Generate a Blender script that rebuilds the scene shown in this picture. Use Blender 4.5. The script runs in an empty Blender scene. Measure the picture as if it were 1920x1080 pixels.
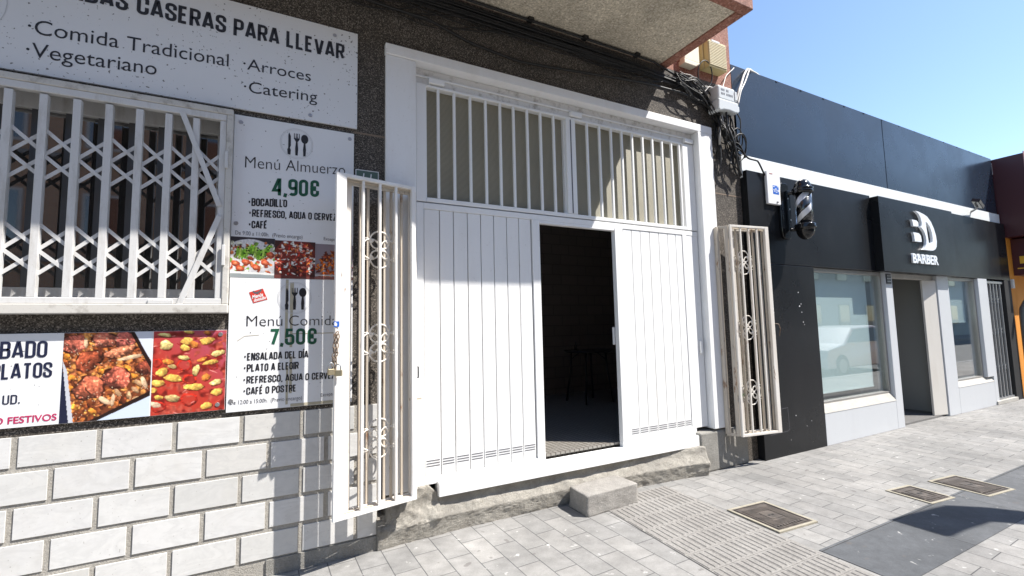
import bpy, bmesh, math, random
import numpy as np
from mathutils import Vector, Matrix
random.seed(7)
S = bpy.context.scene
# ------------------------------------------------------------------ camera
cam = bpy.data.objects.new('camera', bpy.data.cameras.new('camera'))
S.collection.objects.link(cam)
cam.data.sensor_width = 36.0
cam.data.lens = 857.91 / 1920 * 36
cam.data.clip_start = 0.05
cam.data.clip_end = 2000
_R = Vector((0.8884305, -0.4585025, -0.0216050))
_U = Vector((-0.0199917, -0.0856756, 0.9961225))
_F = Vector((0.4585757, 0.8845537, 0.0852830))
cam.matrix_world = Matrix(((_R.x, _U.x, -_F.x, 0), (_R.y, _U.y, -_F.y, -3.4), (_R.z, _U.z, -_F.z, 1.52), (0, 0, 0, 1)))
S.camera = cam
# ------------------------------------------------------------------ light
TO_SUN = Vector((1.30, -1.0, 2.26)).normalized()
W = bpy.data.worlds.new('World'); S.world = W; W.use_nodes = True
wn = W.node_tree
sky = wn.nodes.new('ShaderNodeTexSky'); sky.sky_type = 'NISHITA'; sky.sun_disc = False
sky.sun_elevation = math.asin(TO_SUN.z); sky.sun_rotation = math.atan2(TO_SUN.x, TO_SUN.y)
sky.air_density = 1.0; sky.dust_density = 0.3; sky.ozone_density = 2.2
bg = wn.nodes['Background']; bg.inputs['Strength'].default_value = 0.10
wn.links.new(sky.outputs[0], bg.inputs['Color'])
sun = bpy.data.objects.new('sun', bpy.data.lights.new('sun', 'SUN'))
S.collection.objects.link(sun)
sun.data.energy = 3.8; sun.data.angle = math.radians(0.5); sun.data.color = (1.0, 0.955, 0.89)
sun.rotation_euler = (-TO_SUN).to_track_quat('-Z', 'Y').to_euler()
sun.location = (6, -8, 14)
S.view_settings.view_transform = 'Standard'; S.view_settings.look = 'None'
S.view_settings.exposure = 1.32; S.view_settings.gamma = 1.0

# ------------------------------------------------------------------ helpers: meshes
class MB:
    """collects boxes, tubes, lathes and polygons for one mesh"""
    def __init__(s): s.v = []; s.f = []; s.sm = []
    def add(s, vs, fs, smooth=False):
        o = len(s.v); s.v += [tuple(p) for p in vs]
        for f in fs: s.f.append([i + o for i in f]); s.sm.append(smooth)
        return s
    def box(s, x0, x1, y0, y1, z0, z1):
        return s.add([(x0,y0,z0),(x1,y0,z0),(x1,y1,z0),(x0,y1,z0),(x0,y0,z1),(x1,y0,z1),(x1,y1,z1),(x0,y1,z1)],
                     [(0,3,2,1),(4,5,6,7),(0,1,5,4),(1,2,6,5),(2,3,7,6),(3,0,4,7)])
    def bar(s, a, b, w, d, up=(0, -1, 0)):
        """rectangular bar from a to b, w across, d along 'up'"""
        a = Vector(a); b = Vector(b); t = (b - a).normalized(); u = Vector(up); u = (u - t * u.dot(t)).normalized(); r = t.cross(u)
        vs = []
        for p in (a, b):
            for i, j in ((-1,-1),(1,-1),(1,1),(-1,1)): vs.append(p + r * (w/2*i) + u * (d/2*j))
        return s.add(vs, [(0,3,2,1),(4,5,6,7),(0,1,5,4),(1,2,6,5),(2,3,7,6),(3,0,4,7)])
    def tube(s, pts, r, n=8, closed=False):
        pts = [Vector(p) for p in pts]; m = len(pts); base = len(s.v); prev = None
        for i, p in enumerate(pts):
            if closed: t = (pts[(i+1) % m] - pts[i-1])
            else: t = pts[min(i+1, m-1)] - pts[max(i-1, 0)]
            t.normalize()
            if prev is None: u = t.orthogonal().normalized()
            else:
                u = prev - t * prev.dot(t); u.normalize()
            prev = u; w = t.cross(u); rr = r[i] if isinstance(r, (list, tuple)) else r
            for k in range(n):
                a = 2*math.pi*k/n; s.v.append(tuple(p + (u*math.cos(a) + w*math.sin(a))*rr))
        for i in range(m if closed else m-1):
            j = (i+1) % m
            for k in range(n):
                s.f.append([base+i*n+k, base+i*n+(k+1) % n, base+j*n+(k+1) % n, base+j*n+k]); s.sm.append(True)
        if not closed:
            s.f.append([base+k for k in range(n)][::-1]); s.sm.append(False)
            s.f.append([base+(m-1)*n+k for k in range(n)]); s.sm.append(False)
        return s
    def lathe(s, prof, cx, cy, n=24):
        base = len(s.v); m = len(prof)
        for r, z in prof:
            for k in range(n):
                a = 2*math.pi*k/n; s.v.append((cx + r*math.cos(a), cy + r*math.sin(a), z))
        for i in range(m-1):
            for k in range(n):
                s.f.append([base+i*n+k, base+i*n+(k+1) % n, base+(i+1)*n+(k+1) % n, base+(i+1)*n+k]); s.sm.append(True)
        s.f.append([base+k for k in range(n)][::-1]); s.sm.append(False)
        s.f.append([base+(m-1)*n+k for k in range(n)]); s.sm.append(False)
        return s
    def poly_xz(s, pts, y0, y1):
        """outline in x,z given thickness from y0 (front) to y1"""
        n = len(pts)
        vs = [(x, y0, z) for x, z in pts] + [(x, y1, z) for x, z in pts]
        return s.add(vs, [list(range(n)), list(range(2*n-1, n-1, -1))] + [(i, i+n, (i+1) % n+n, (i+1) % n) for i in range(n)])
    def strip_xz(s, pts, t, y, closed=False):
        """flat stroke of width t along a polyline in the x,z plane (mitred)"""
        P = [np.array(p, float) for p in pts]; n = len(P); L = []
        for i in range(n):
            if closed: a, b = P[i-1], P[(i+1) % n]
            else: a, b = P[max(i-1, 0)], P[min(i+1, n-1)]
            d1 = P[i]-a; d2 = b-P[i]
            if np.hypot(*d1) < 1e-9: d1 = d2
            if np.hypot(*d2) < 1e-9: d2 = d1
            d1 = d1/np.hypot(*d1); d2 = d2/np.hypot(*d2)
            nn = np.array([-(d1+d2)[1], (d1+d2)[0]]); q = np.hypot(*nn)
            if q < 0.3: nn = np.array([-d1[1], d1[0]]); sc = 1
            else: nn /= q; sc = min(1/max(nn @ np.array([-d1[1], d1[0]]), .4), 1.8)
            L.append((P[i]+nn*t/2*sc, P[i]-nn*t/2*sc))
        vs = []
        for a, b in L: vs += [(a[0], y, a[1]), (b[0], y, b[1])]
        fs = []
        for i in range(n if closed else n-1):
            j = (i+1) % n; fs.append((2*i, 2*i+1, 2*j+1, 2*j))
        return s.add(vs, fs)

def wloc(o):
    v = Vector((0, 0, 0))
    while o is not None: v += o.location; o = o.parent
    return v
def obj(name, mb, mat, parent=None, bevel=0.0, origin=None, seg=2):
    me = bpy.data.meshes.new(name)
    off = wloc(parent) if parent is not None else Vector(origin or (0, 0, 0))
    me.from_pydata([(x-off.x, y-off.y, z-off.z) for x, y, z in mb.v], [], mb.f)
    me.polygons.foreach_set('use_smooth', mb.sm)
    bm = bmesh.new(); bm.from_mesh(me); bmesh.ops.recalc_face_normals(bm, faces=bm.faces); bm.to_mesh(me); bm.free()
    me.materials.append(mat)
    o = bpy.data.objects.new(name, me); S.collection.objects.link(o)
    if parent is not None: o.parent = parent
    else: o.location = off
    if bevel:
        b = o.modifiers.new('bevel', 'BEVEL'); b.width = bevel; b.segments = seg; b.limit_method = 'ANGLE'; b.angle_limit = math.radians(40)
    return o
def tag(o, label, cat, group=None):
    o['label'] = label; o['category'] = cat
    if group: o['group'] = group
    return o
def thing(name, label, cat, loc=(0, 0, 0), group=None):
    o = bpy.data.objects.new(name, None); o.location = loc; o.empty_display_size = .2
    S.collection.objects.link(o); return tag(o, label, cat, group)
def structure(name, mb, mat, **k):
    o = obj(name, mb, mat, **k); o['kind'] = 'structure'; return o

# ------------------------------------------------------------------ helpers: materials
def mat(name, col=(.5, .5, .5), rough=.5, metal=0., spec=.5):
    m = bpy.data.materials.new(name); m.use_nodes = True
    b = m.node_tree.nodes['Principled BSDF']
    b.inputs['Base Color'].default_value = (*col, 1); b.inputs['Roughness'].default_value = rough
    b.inputs['Metallic'].default_value = metal; b.inputs['Specular IOR Level'].default_value = spec
    return m
class NT:
    def __init__(s, m): s.t = m.node_tree; s.b = s.t.nodes['Principled BSDF']; s.co = None
    def n(s, typ, ins=None, **props):
        nd = s.t.nodes.new(typ)
        for k, v in props.items(): setattr(nd, k, v)
        for k, v in (ins or {}).items():
            if hasattr(v, 'is_linked') or isinstance(v, bpy.types.NodeSocket): s.t.links.new(v, nd.inputs[k])
            else: nd.inputs[k].default_value = v
        return nd
    def pos(s):
        if s.co is None: s.co = s.n('ShaderNodeNewGeometry').outputs['Position']
        return s.co
    def noise(s, scale, detail=3, rough=.55, vec=None, out=0, dist=0.):
        return s.n('ShaderNodeTexNoise', {'Vector': vec or s.pos(), 'Scale': scale, 'Detail': detail, 'Roughness': rough, 'Distortion': dist}).outputs[out]
    def scaled(s, sx, sy, sz, vec=None, rot=(0, 0, 0), loc=(0, 0, 0)):
        return s.n('ShaderNodeMapping', {'Vector': vec or s.pos(), 'Scale': (sx, sy, sz), 'Rotation': rot, 'Location': loc}).outputs[0]
    def ramp(s, fac, stops, interp='LINEAR'):
        nd = s.n('ShaderNodeValToRGB', {'Fac': fac}); r = nd.color_ramp; r.interpolation = interp
        while len(r.elements) < len(stops): r.elements.new(.5)
        for e, (p, c) in zip(r.elements, stops):
            e.position = p; e.color = (*c, 1) if len(c) == 3 else c
        return nd.outputs[0]
    def mix(s, fac, a, b, blend='MIX'):
        nd = s.t.nodes.new('ShaderNodeMix'); nd.data_type = 'RGBA'; nd.blend_type = blend
        for i, v in ((0, fac), (6, a), (7, b)):
            if isinstance(v, bpy.types.NodeSocket): s.t.links.new(v, nd.inputs[i])
            elif i == 0: nd.inputs[0].default_value = v
            else: nd.inputs[i].default_value = (*v, 1)
        return nd.outputs[2]
    def math(s, op, a, b=0.):
        nd = s.n('ShaderNodeMath', operation=op)
        for i, v in ((0, a), (1, b)):
            if isinstance(v, bpy.types.NodeSocket): s.t.links.new(v, nd.inputs[i])
            else: nd.inputs[i].default_value = v
        return nd.outputs[0]
    def col(s, c): s.t.links.new(c, s.b.inputs['Base Color'])
    def rough(s, c): s.t.links.new(c, s.b.inputs['Roughness'])
    def bump(s, h, strength=.3, dist=.01):
        nd = s.n('ShaderNodeBump', {'Height': h, 'Strength': strength, 'Distance': dist}); s.t.links.new(nd.outputs[0], s.b.inputs['Normal'])
def g(v): return (v, v, v)

def m_speckle(name, dark, mid, light, scale=190, rough=.75, bump=.5, stain=0.25):
    m = mat(name, rough=rough, spec=.3); t = NT(m)
    v = t.n('ShaderNodeTexVoronoi', {'Vector': t.pos(), 'Scale': scale}).outputs['Color']
    sep = t.n('ShaderNodeSeparateColor', {'Color': v}).outputs[0]
    c = t.ramp(sep, [(0, dark), (.42, mid), (.75, mid), (.93, light), (1, light)])
    n2 = t.ramp(t.noise(2.2, 5, .6), [(.3, g(1-stain)), (.75, g(1+stain*.4))])
    n3 = t.ramp(t.noise(70, 3, .6), [(.35, g(.78)), (.65, g(1.2))])
    c = t.mix(1, c, n2, 'MULTIPLY'); c = t.mix(1, c, n3, 'MULTIPLY')
    t.col(c); t.bump(t.noise(140, 3), bump, .004)
    return m
M = {}
M['granite'] = m_speckle('granite', (.018, .016, .014), (.085, .074, .062), (.27, .235, .20))
M['soffit'] = m_speckle('soffit_render', (.42, .37, .285), (.60, .535, .42), (.74, .67, .55), scale=70, bump=.9, stain=.3)
M['red_render'] = m_speckle('red_roughcast', (.24, .10, .07), (.34, .155, .11), (.43, .23, .175), scale=60, bump=.9, stain=.3)

def m_paint(name, base, dirt=(.42, .36, .28), amt=.35, rough=.42, scale=5., streak=True, bump=.06):
    m = mat(name, base, rough); t = NT(m)
    v = t.scaled(1, 1, .25) if streak else t.pos()
    n = t.noise(scale, 6, .65, vec=v)
    f = t.ramp(n, [(.52, g(0)), (.8, g(amt))])
    n2 = t.ramp(t.noise(scale*14, 4, .7), [(.62, g(0)), (.72, g(amt*.9))])
    c = t.mix(f, base, dirt); c = t.mix(n2, c, tuple(x*.6 for x in dirt))
    t.col(c); t.rough(t.ramp(n, [(.3, g(rough-.08)), (.7, g(rough+.14))])); t.bump(t.noise(40, 3), bump, .004)
    return m
M['door_white'] = m_paint('door_white_paint', (.83, .83, .82), amt=.2, rough=.36, scale=2.5)
M['casing_white'] = m_paint('casing_white_paint', (.80, .80, .80), amt=.22, rough=.5, scale=4, bump=.25)
M['header_dirty'] = m_paint('header_flaking_paint', (.72, .71, .69), dirt=(.16, .13, .10), amt=.85, rough=.55, scale=11, streak=False, bump=.3)
def m_rusty(name, base=(.76, .735, .69), amount=.5):
    m = mat(name, base, .5); t = NT(m)
    n = t.noise(22, 8, .72, vec=t.scaled(1, 1, .3)); n2 = t.noise(3.2, 4, .6)
    nn = t.math('ADD', t.math('MULTIPLY', n, .72), t.math('MULTIPLY', n2, .28))
    f = t.ramp(nn, [(.60-.08*amount, g(0)), (.66-.08*amount, g(.9))])
    rust = t.ramp(t.noise(60, 4), [(.3, (.10, .045, .02)), (.7, (.30, .15, .075))])
    tint = t.ramp(t.noise(9, 4, vec=t.scaled(1, 1, .2)), [(.4, g(0)), (.75, g(.45))])
    c = t.mix(tint, base, (.52, .42, .31)); c = t.mix(f, c, rust)
    t.col(c); t.rough(t.ramp(nn, [(.5, g(.42)), (.62, g(.85))])); t.bump(n, .35, .003)
    return m
M['gate'] = m_rusty('gate_rusty_white', (.74, .71, .66), amount=.2)
M['gate_old'] = m_rusty('gate_rusty_beige', (.53, .47, .39), amount=.5)
M['gate_front'] = m_rusty('gate_white_stile', (.82, .81, .79), amount=.05)
M['grille'] = m_paint('grille_white_paint', (.60, .595, .585), dirt=(.24, .20, .15), amt=.6, rough=.42, scale=13)
M['grille_frame'] = m_paint('grille_frame_grimy', (.55, .53, .49), dirt=(.13, .10, .07), amt=.95, rough=.55, scale=11, streak=False)

def m_sign(name, base, specks):
    m = mat(name, base, .32); t = NT(m)
    n1 = t.noise(55, 2, .4); clus = t.noise(3.5, 4, .6)
    th = t.math('ADD', n1, t.math('MULTIPLY', t.math('SUBTRACT', clus, .5), specks*.35))
    f = t.ramp(th, [(.735-.05*specks, g(0)), (.755-.05*specks, g(.85))])
    big = t.ramp(t.noise(1.3, 5, .6, vec=t.scaled(1, 1, .6)), [(.45, g(0)), (.8, g(.16))])
    c = t.mix(big, base, (.50, .49, .45)); c = t.mix(f, c, (.10, .09, .08)); t.col(c)
    return m
M['sign_specked'] = m_sign('sign_board_specked', (.74, .75, .765), 1.0)
M['sign'] = m_sign('sign_board', (.77, .775, .785), .35)
M['ink'] = mat('black_ink', (.018, .018, .022), .4)
M['ink_grey'] = mat('grey_ink', (.10, .10, .115), .4)
M['ink_faint'] = mat('faint_ink', (.55, .56, .57), .4)
M['green'] = mat('green_ink', (.010, .085, .045), .4)
M['navy'] = mat('navy_ink', (.012, .016, .045), .4)
M['magenta'] = mat('magenta_ink', (.45, .02, .10), .4)
M['screw'] = mat('screw_metal', (.45, .45, .46), .35, .8)
M['tape'] = mat('old_tape_residue', (.44, .40, .30), .6)

def m_marble():
    m = mat('marble_tile', (.72, .71, .69), .33); t = NT(m)
    isl = t.n('ShaderNodeNewGeometry').outputs['Random Per Island']
    off = t.n('ShaderNodeCombineXYZ', {'X': t.math('MULTIPLY', isl, 13.), 'Y': t.math('MULTIPLY', isl, 7.), 'Z': t.math('MULTIPLY', isl, 29.)}).outputs[0]
    p = t.n('ShaderNodeVectorMath', {0: t.pos(), 1: off}, operation='ADD').outputs[0]
    pv = t.scaled(1.0, 1, 2.4, vec=p, rot=(0, .5, 0))
    n = t.noise(4.0, 8, .62, vec=pv, dist=.9)
    vein = t.ramp(n, [(.40, g(0)), (.475, g(.26)), (.51, g(.12)), (.58, g(.0)), (.66, g(.18)), (.72, g(0))])
    fine = t.ramp(t.noise(26, 5, .6, vec=p), [(.4, g(.97)), (.7, g(1.02))])
    tone = t.ramp(isl, [(0, (.56, .555, .535)), (.35, (.66, .655, .64)), (.7, (.62, .615, .605)), (1, (.58, .565, .53))])
    c = t.mix(vein, tone, (.40, .40, .395)); c = t.mix(1, c, fine, 'MULTIPLY')
    st = t.ramp(t.noise(1.7, 5, .65), [(.50, g(0)), (.78, g(.28))]); c = t.mix(st, c, (.47, .42, .33))
    sp = t.ramp(t.noise(85, 2, .5), [(.70, g(0)), (.73, g(.6))]); c = t.mix(sp, c, (.2, .17, .14))
    t.col(c); t.bump(t.noise(30, 4), .03, .003)
    return m
M['marble'] = m_marble()
def m_concrete(name, a, b, sc=4., bump=.6, rough=.9):
    m = mat(name, a, rough, spec=.2); t = NT(m)
    n = t.noise(sc, 9, .68); n2 = t.noise(sc*22, 5, .7)
    c = t.ramp(n, [(.3, a), (.7, b)]); c = t.mix(1, c, t.ramp(n2, [(.3, g(.72)), (.7, g(1.18))]), 'MULTIPLY')
    t.col(c); h = t.math('ADD', t.math('MULTIPLY', n, 1.6), n2); t.bump(h, bump, .012)
    return m
M['mortar'] = m_concrete('tile_mortar', (.33, .31, .275), (.46, .435, .39), 6)
M['step'] = m_concrete('rough_concrete', (.32, .295, .255), (.53, .50, .44), 8, 1.0)
_t = NT(M['step']); _src = _t.b.inputs['Base Color'].links[0].from_socket
_wv = _t.n('ShaderNodeVectorMath', {0: _t.pos(), 1: _t.n('ShaderNodeVectorMath', {0: _t.noise(6, 3, out=1), 'Scale': .12}, operation='SCALE').outputs[0]}, operation='ADD').outputs[0]
_vo = _t.n('ShaderNodeTexVoronoi', {'Vector': _wv, 'Scale': 4.2}, feature='DISTANCE_TO_EDGE').outputs['Distance']
_cr = _t.ramp(_vo, [(0, g(.30)), (.012, g(0))]); _pt = _t.ramp(_t.noise(2.6, 5, .65), [(.45, g(0)), (.60, g(.55))])
_t.col(_t.mix(_cr, _t.mix(_pt, _src, (.27, .255, .23)), (.10, .09, .075)))
M['cement'] = m_concrete('cement_plinth', (.22, .21, .19), (.32, .31, .285), 5, .6)
M['block'] = m_concrete('concrete_block', (.26, .245, .225), (.38, .36, .33), 7, .7)

def m_paver(name, c1, c2, bw, bh, offset=.5, mortar=.0035, rotz=0., loc=(0, 0, 0), var=.5, joint=.10):
    m = mat(name, c1, .8, spec=.3); t = NT(m)
    v = t.scaled(1, 1, 1, rot=(0, 0, rotz), loc=loc)
    br = t.n('ShaderNodeTexBrick', {'Vector': v, 'Scale': 1., 'Mortar Size': mortar, 'Mortar Smooth': .35, 'Bias': 0., 'Brick Width': bw, 'Row Height': bh,
             'Color1': (*c1, 1), 'Color2': (*c2, 1), 'Mortar': (*g(joint), 1)}, offset=offset, offset_frequency=2)
    n = t.noise(1.1, 7, .68); n2 = t.noise(9, 6, .7); n3 = t.noise(120, 3, .6)
    c = t.mix(1, br.outputs[0], t.ramp(n, [(.3, g(.72)), (.7, g(1.18))]), 'MULTIPLY')
    c = t.mix(1, c, t.ramp(n2, [(.3, g(.80)), (.7, g(1.14))]), 'MULTIPLY')
    c = t.mix(1, c, t.ramp(n3, [(.3, g(.90)), (.7, g(1.09))]), 'MULTIPLY')
    spot = t.ramp(t.noise(7.5, 3, .5), [(.675, g(0)), (.70, g(.55))]); c = t.mix(spot, c, (.11, .10, .095))
    white = t.ramp(t.noise(12., 3, .6, vec=t.scaled(1, 1, 1, loc=(3, 7, 0))), [(.66, g(0)), (.74, g(.6))]); c = t.mix(white, c, (.62, .61, .58))
    t.col(c); h = t.math('ADD', t.math('MULTIPLY', br.outputs['Fac'], -1.), t.math('MULTIPLY', n3, .12)); t.bump(h, .6, .004)
    return m
M['paver'] = m_paver('paving_slabs', (.228, .224, .216), (.275, .267, .254), .33, .1725, rotz=math.radians(90-2), loc=(.08, .01, 0))
M['paver_dark'] = m_paver('paving_dark_band', (.088, .093, .100), (.112, .116, .122), 1.02, .5, offset=0, loc=(-.1, .02, 0), joint=.04)
M['tactile'] = m_concrete('tactile_tile', (.225, .213, .198), (.285, .272, .255), 3, .3)
M['asphalt'] = m_concrete('asphalt', (.15, .148, .145), (.19, .188, .184), 3, .6)
M['kerb'] = m_concrete('kerb_stone', (.27, .27, .265), (.34, .34, .335), 3, .4)
def m_iron():
    m = mat('cast_iron', (.10, .08, .065), .6, .35); t = NT(m)
    c = t.ramp(t.noise(14, 6, .7), [(.3, (.060, .054, .051)), (.55, (.115, .098, .086)), (.75, (.19, .16, .135))])
    t.col(c); t.rough(t.ramp(t.noise(25, 3), [(.3, g(.45)), (.7, g(.75))])); t.bump(t.noise(90, 2), .5, .003)
    return m
M['iron'] = m_iron()
M['iron_border'] = m_concrete('manhole_mortar', (.30, .275, .215), (.42, .385, .31), 9, .5)

def m_black(name, col, rough, sparkle=.35):
    m = mat(name, col, rough, spec=.2 if name.startswith('black') else .5); t = NT(m)
    n = t.noise(1.2, 4, .6); f = t.ramp(t.noise(420, 1, .5), [(.66, g(0)), (.72, g(sparkle))])
    dust = t.ramp(t.noise(2.4, 7, .7, vec=t.scaled(1, 1, .5)), [(.5, g(0)), (.85, g(.05))])
    c = t.mix(f, col, (.12, .125, .13)); c = t.mix(dust, c, (.16, .155, .15))
    t.col(c); t.rough(t.ramp(n, [(.3, g(rough-.06)), (.7, g(rough+.08))])); t.bump(t.noise(.9, 3), .12, .02)
    return m
M['black'] = m_black('black_composite_panel', (.010, .0105, .012), .30, .25)
M['anthracite'] = m_black('anthracite_parapet_panel', (.016, .026, .044), .26, .2)
M['gloss_black'] = mat('gloss_black_plastic', (.008, .008, .009), .12)
M['dark'] = mat('dark_void', (.012, .012, .013), .7)
M['cable'] = mat('black_cable', (.010, .010, .010), .5)
M['cable_grey'] = mat('grey_cable', (.30, .29, .27), .5)
M['white_cable'] = mat('white_cable', (.62, .60, .56), .5)
M['shop_white'] = m_paint('shop_white_panel', (.53, .548, .57), dirt=(.40, .40, .40), amt=.2, rough=.34, scale=2, bump=.02)
M['band_white'] = m_paint('band_white_panel', (.80, .83, .82), dirt=(.6, .6, .58), amt=.2, rough=.4, scale=3, bump=.02)
M['alu'] = mat('brushed_aluminium', (.36, .345, .32), .38, .55)
M['sill'] = m_concrete('stone_sill', (.40, .385, .35), (.50, .48, .44), 6, .2, .6)
M['beige_leaf'] = m_paint('beige_leaf_paint', (.66, .63, .58), amt=.25, rough=.45, scale=5)
def m_glass(name, tint, alpha):
    """shop glazing: clear pane that also mirrors the street"""
    m = mat(name, tint, .02); t = NT(m)
    tr = t.n('ShaderNodeBsdfTransparent', {'Color': (*tint, 1)}); gl = t.n('ShaderNodeBsdfGlossy', {'Color': (1, 1, 1, 1), 'Roughness': .015})
    fc = t.n('ShaderNodeLayerWeight', {'Blend': .5}).outputs['Facing']; f2 = t.math('MULTIPLY', t.math('ADD', t.math('MULTIPLY', t.math('POWER', fc, 5.), .96), .04), alpha)
    mx = t.n('ShaderNodeMixShader', {0: f2}); t.t.links.new(tr.outputs[0], mx.inputs[1]); t.t.links.new(gl.outputs[0], mx.inputs[2])
    t.t.links.new(mx.outputs[0], t.t.nodes['Material Output'].inputs['Surface']); return m
M['glass'] = m_glass('shop_glass', (.93, .97, .97), 1.8)
M['glass_dark'] = mat('dark_window_glass', (.022, .020, .018), .03, spec=1.0); M['glass_dark'].node_tree.nodes['Principled BSDF'].inputs['IOR'].default_value = 2.0
M['blind'] = mat('pale_roller_blind', (.62, .68, .68), .8, spec=.1)
def m_ribglass():
    m = mat('ribbed_pane', (.30, .27, .20), .5, spec=.25); t = NT(m)
    w = t.n('ShaderNodeTexWave', {'Vector': t.pos(), 'Scale': 32., 'Distortion': .3, 'Detail': 1.}, wave_type='BANDS', bands_direction='Z')
    c = t.ramp(w.outputs[1], [(.2, (.19, .178, .138)), (.8, (.42, .39, .295))]); c = t.mix(t.ramp(t.noise(2, 4), [(.4, g(0)), (.8, g(.3))]), c, (.17, .16, .13))
    t.col(c); t.bump(w.outputs[1], .5, .004); return m
M['ribglass'] = m_ribglass()
M['mirror_mullion'] = mat('dark_mullion', (.11, .115, .12), .35, .3)
M['junction'] = mat('junction_box_plastic', (.56, .59, .60), .42)
M['cream_box'] = m_paint('cream_box_paint', (.74, .68, .54), dirt=(.42, .27, .12), amt=.4, rough=.5, scale=8)
M['yellow_box'] = m_paint('yellowed_plastic', (.50, .42, .20), dirt=(.33, .26, .10), amt=.3, rough=.5, scale=6)
M['yellow_grill'] = mat('yellowed_grille', (.62, .55, .36), .5)
M['blue'] = mat('blue_sticker', (.03, .14, .55), .4)
M['red'] = mat('red_sticker', (.55, .045, .03), .4)
M['white'] = mat('white_vinyl', (.78, .78, .78), .4)
M['maroon'] = mat('maroon_panel', (.055, .008, .012), .4)
M['pink_lit_or_print'] = mat('lit_maroon_and_pink_print', (.40, .20, .18), .5)  # maroon with sunlight put into its colour; also a pink print
M['orange_wall'] = m_paint('orange_wall_paint', (.72, .28, .03), dirt=(.4, .13, .02), amt=.35, rough=.7, scale=5)
M['yellow_letter'] = mat('yellow_letter', (.70, .42, .04), .4)
M['pipe_grey'] = mat('downpipe_grey', (.12, .13, .135), .45)
M['rusty_chain'] = m_rusty('rusty_chain', (.10, .055, .035), .9)
M['brass'] = mat('dull_brass', (.42, .36, .24), .38, .7)
M['plaque'] = mat('green_enamel', (.08, .13, .11), .3)
M['room_wall'] = mat('room_wall', (.35, .30, .26), .8)
def m_roomtile():
    m = mat('room_floor_tile', (.3, .28, .25), .45); t = NT(m)
    br = t.n('ShaderNodeTexBrick', {'Vector': t.pos(), 'Scale': 1., 'Mortar Size': .006, 'Brick Width': .05, 'Row Height': .05, 'Color1': (.27, .255, .23, 1), 'Color2': (.23, .215, .19, 1), 'Mortar': (.09, .08, .07, 1)}, offset=0)
    t.col(br.outputs[0]); return m
M['room_floor'] = m_roomtile()
def m_roombrick():
    m = mat('room_brick_wall', (.1, .09, .08), .8); t = NT(m)
    v = t.scaled(1, 1, 1, rot=(math.radians(90), 0, 0))
    br = t.n('ShaderNodeTexBrick', {'Vector': v, 'Scale': 1., 'Mortar Size': .008, 'Brick Width': .34, 'Row Height': .17, 'Color1': (.22, .185, .155, 1), 'Color2': (.20, .17, .14, 1), 'Mortar': (.15, .125, .105, 1)})
    t.col(br.outputs[0]); return m
M['room_brick'] = m_roombrick()
M['shop_inside'] = mat('shop_inside_grey', (.30, .30, .285), .7)
M['leaf'] = mat('leaf_green', (.06, .11, .025), .5)
M['weed'] = mat('weed_green', (.05, .13, .03), .5)
M['bark'] = mat('bark', (.12, .09, .065), .9)
M['steel'] = mat('galvanised_steel', (.35, .36, .37), .4, .7)
M['car_white'] = mat('car_white_paint', (.75, .76, .77), .18); M['tyre'] = mat('tyre_rubber', (.02, .02, .02), .8)
M['car_glass'] = mat('car_glass', (.02, .025, .03), .05); M['tail'] = mat('tail_lamp_red', (.5, .01, .01), .2)
def m_brickfar():
    m = mat('facing_brick', (.4, .2, .12), .85); t = NT(m)
    v = t.scaled(1, 1, 1, rot=(math.radians(90), 0, 0))
    br = t.n('ShaderNodeTexBrick', {'Vector': v, 'Scale': 1., 'Mortar Size': .012, 'Brick Width': .26, 'Row Height': .075, 'Color1': (.46, .26, .16, 1), 'Color2': (.52, .31, .19, 1), 'Mortar': (.42, .34, .27, 1)})
    t.col(br.outputs[0]); return m
M['brick_far'] = m_brickfar()

# ------------------------------------------------------------------ helpers: lettering
def bfont(text, x0, x1, zb, cap, y, material, parent, name='lettering', bold=0., thick=.0012, slant=None, z_end=None):
    """text in Blender's own font, fitted between x0 and x1 with the baseline at zb and capitals of height cap; faces -y"""
    cu = bpy.data.curves.new(name, 'FONT'); cu.body = text; cu.size = 1.; cu.offset = bold; cu.resolution_u = 4
    cu.extrude = .01
    o = bpy.data.objects.new(name, cu); S.collection.objects.link(o)
    dg = bpy.context.evaluated_depsgraph_get(); dg.update()
    me = bpy.data.meshes.new_from_object(o.evaluated_get(dg)); S.collection.objects.unlink(o); bpy.data.objects.remove(o)
    co = np.empty(len(me.vertices)*3); me.vertices.foreach_get('co', co); co = co.reshape(-1, 3)
    mn, mx = co[:, 0].min(), co[:, 0].max(); ch = CAPH
    X = x0 + (co[:, 0]-mn)/(mx-mn)*(x1-x0); Z = zb + co[:, 1]/ch*cap
    if z_end is not None: Z += (co[:, 0]-mn)/(mx-mn)*(z_end-zb)
    Y = np.where(co[:, 2] > 0, y-thick, y)
    off = wloc(parent)
    me.vertices.foreach_set('co', (np.stack([X, Y, Z], 1)-np.array(off)).ravel()); me.update()
    bm = bmesh.new(); bm.from_mesh(me); bmesh.ops.recalc_face_normals(bm, faces=bm.faces); bm.to_mesh(me); bm.free()
    me.materials.clear(); me.materials.append(material)
    r = bpy.data.objects.new(name, me); S.collection.objects.link(r); r.parent = parent; return r
def _cap():
    cu = bpy.data.curves.new('cap', 'FONT'); cu.body = 'H'; o = bpy.data.objects.new('cap', cu); S.collection.objects.link(o)
    dg = bpy.context.evaluated_depsgraph_get(); dg.update(); me = bpy.data.meshes.new_from_object(o.evaluated_get(dg))
    h = max(v.co.y for v in me.vertices); bpy.data.objects.remove(o); return h
CAPH = _cap()
def _arc(cx, cz, rx, rz, a0, a1, n=6):
    return [(cx+rx*math.cos(math.radians(a0+(a1-a0)*i/n)), cz+rz*math.sin(math.radians(a0+(a1-a0)*i/n))) for i in range(n+1)]
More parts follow.
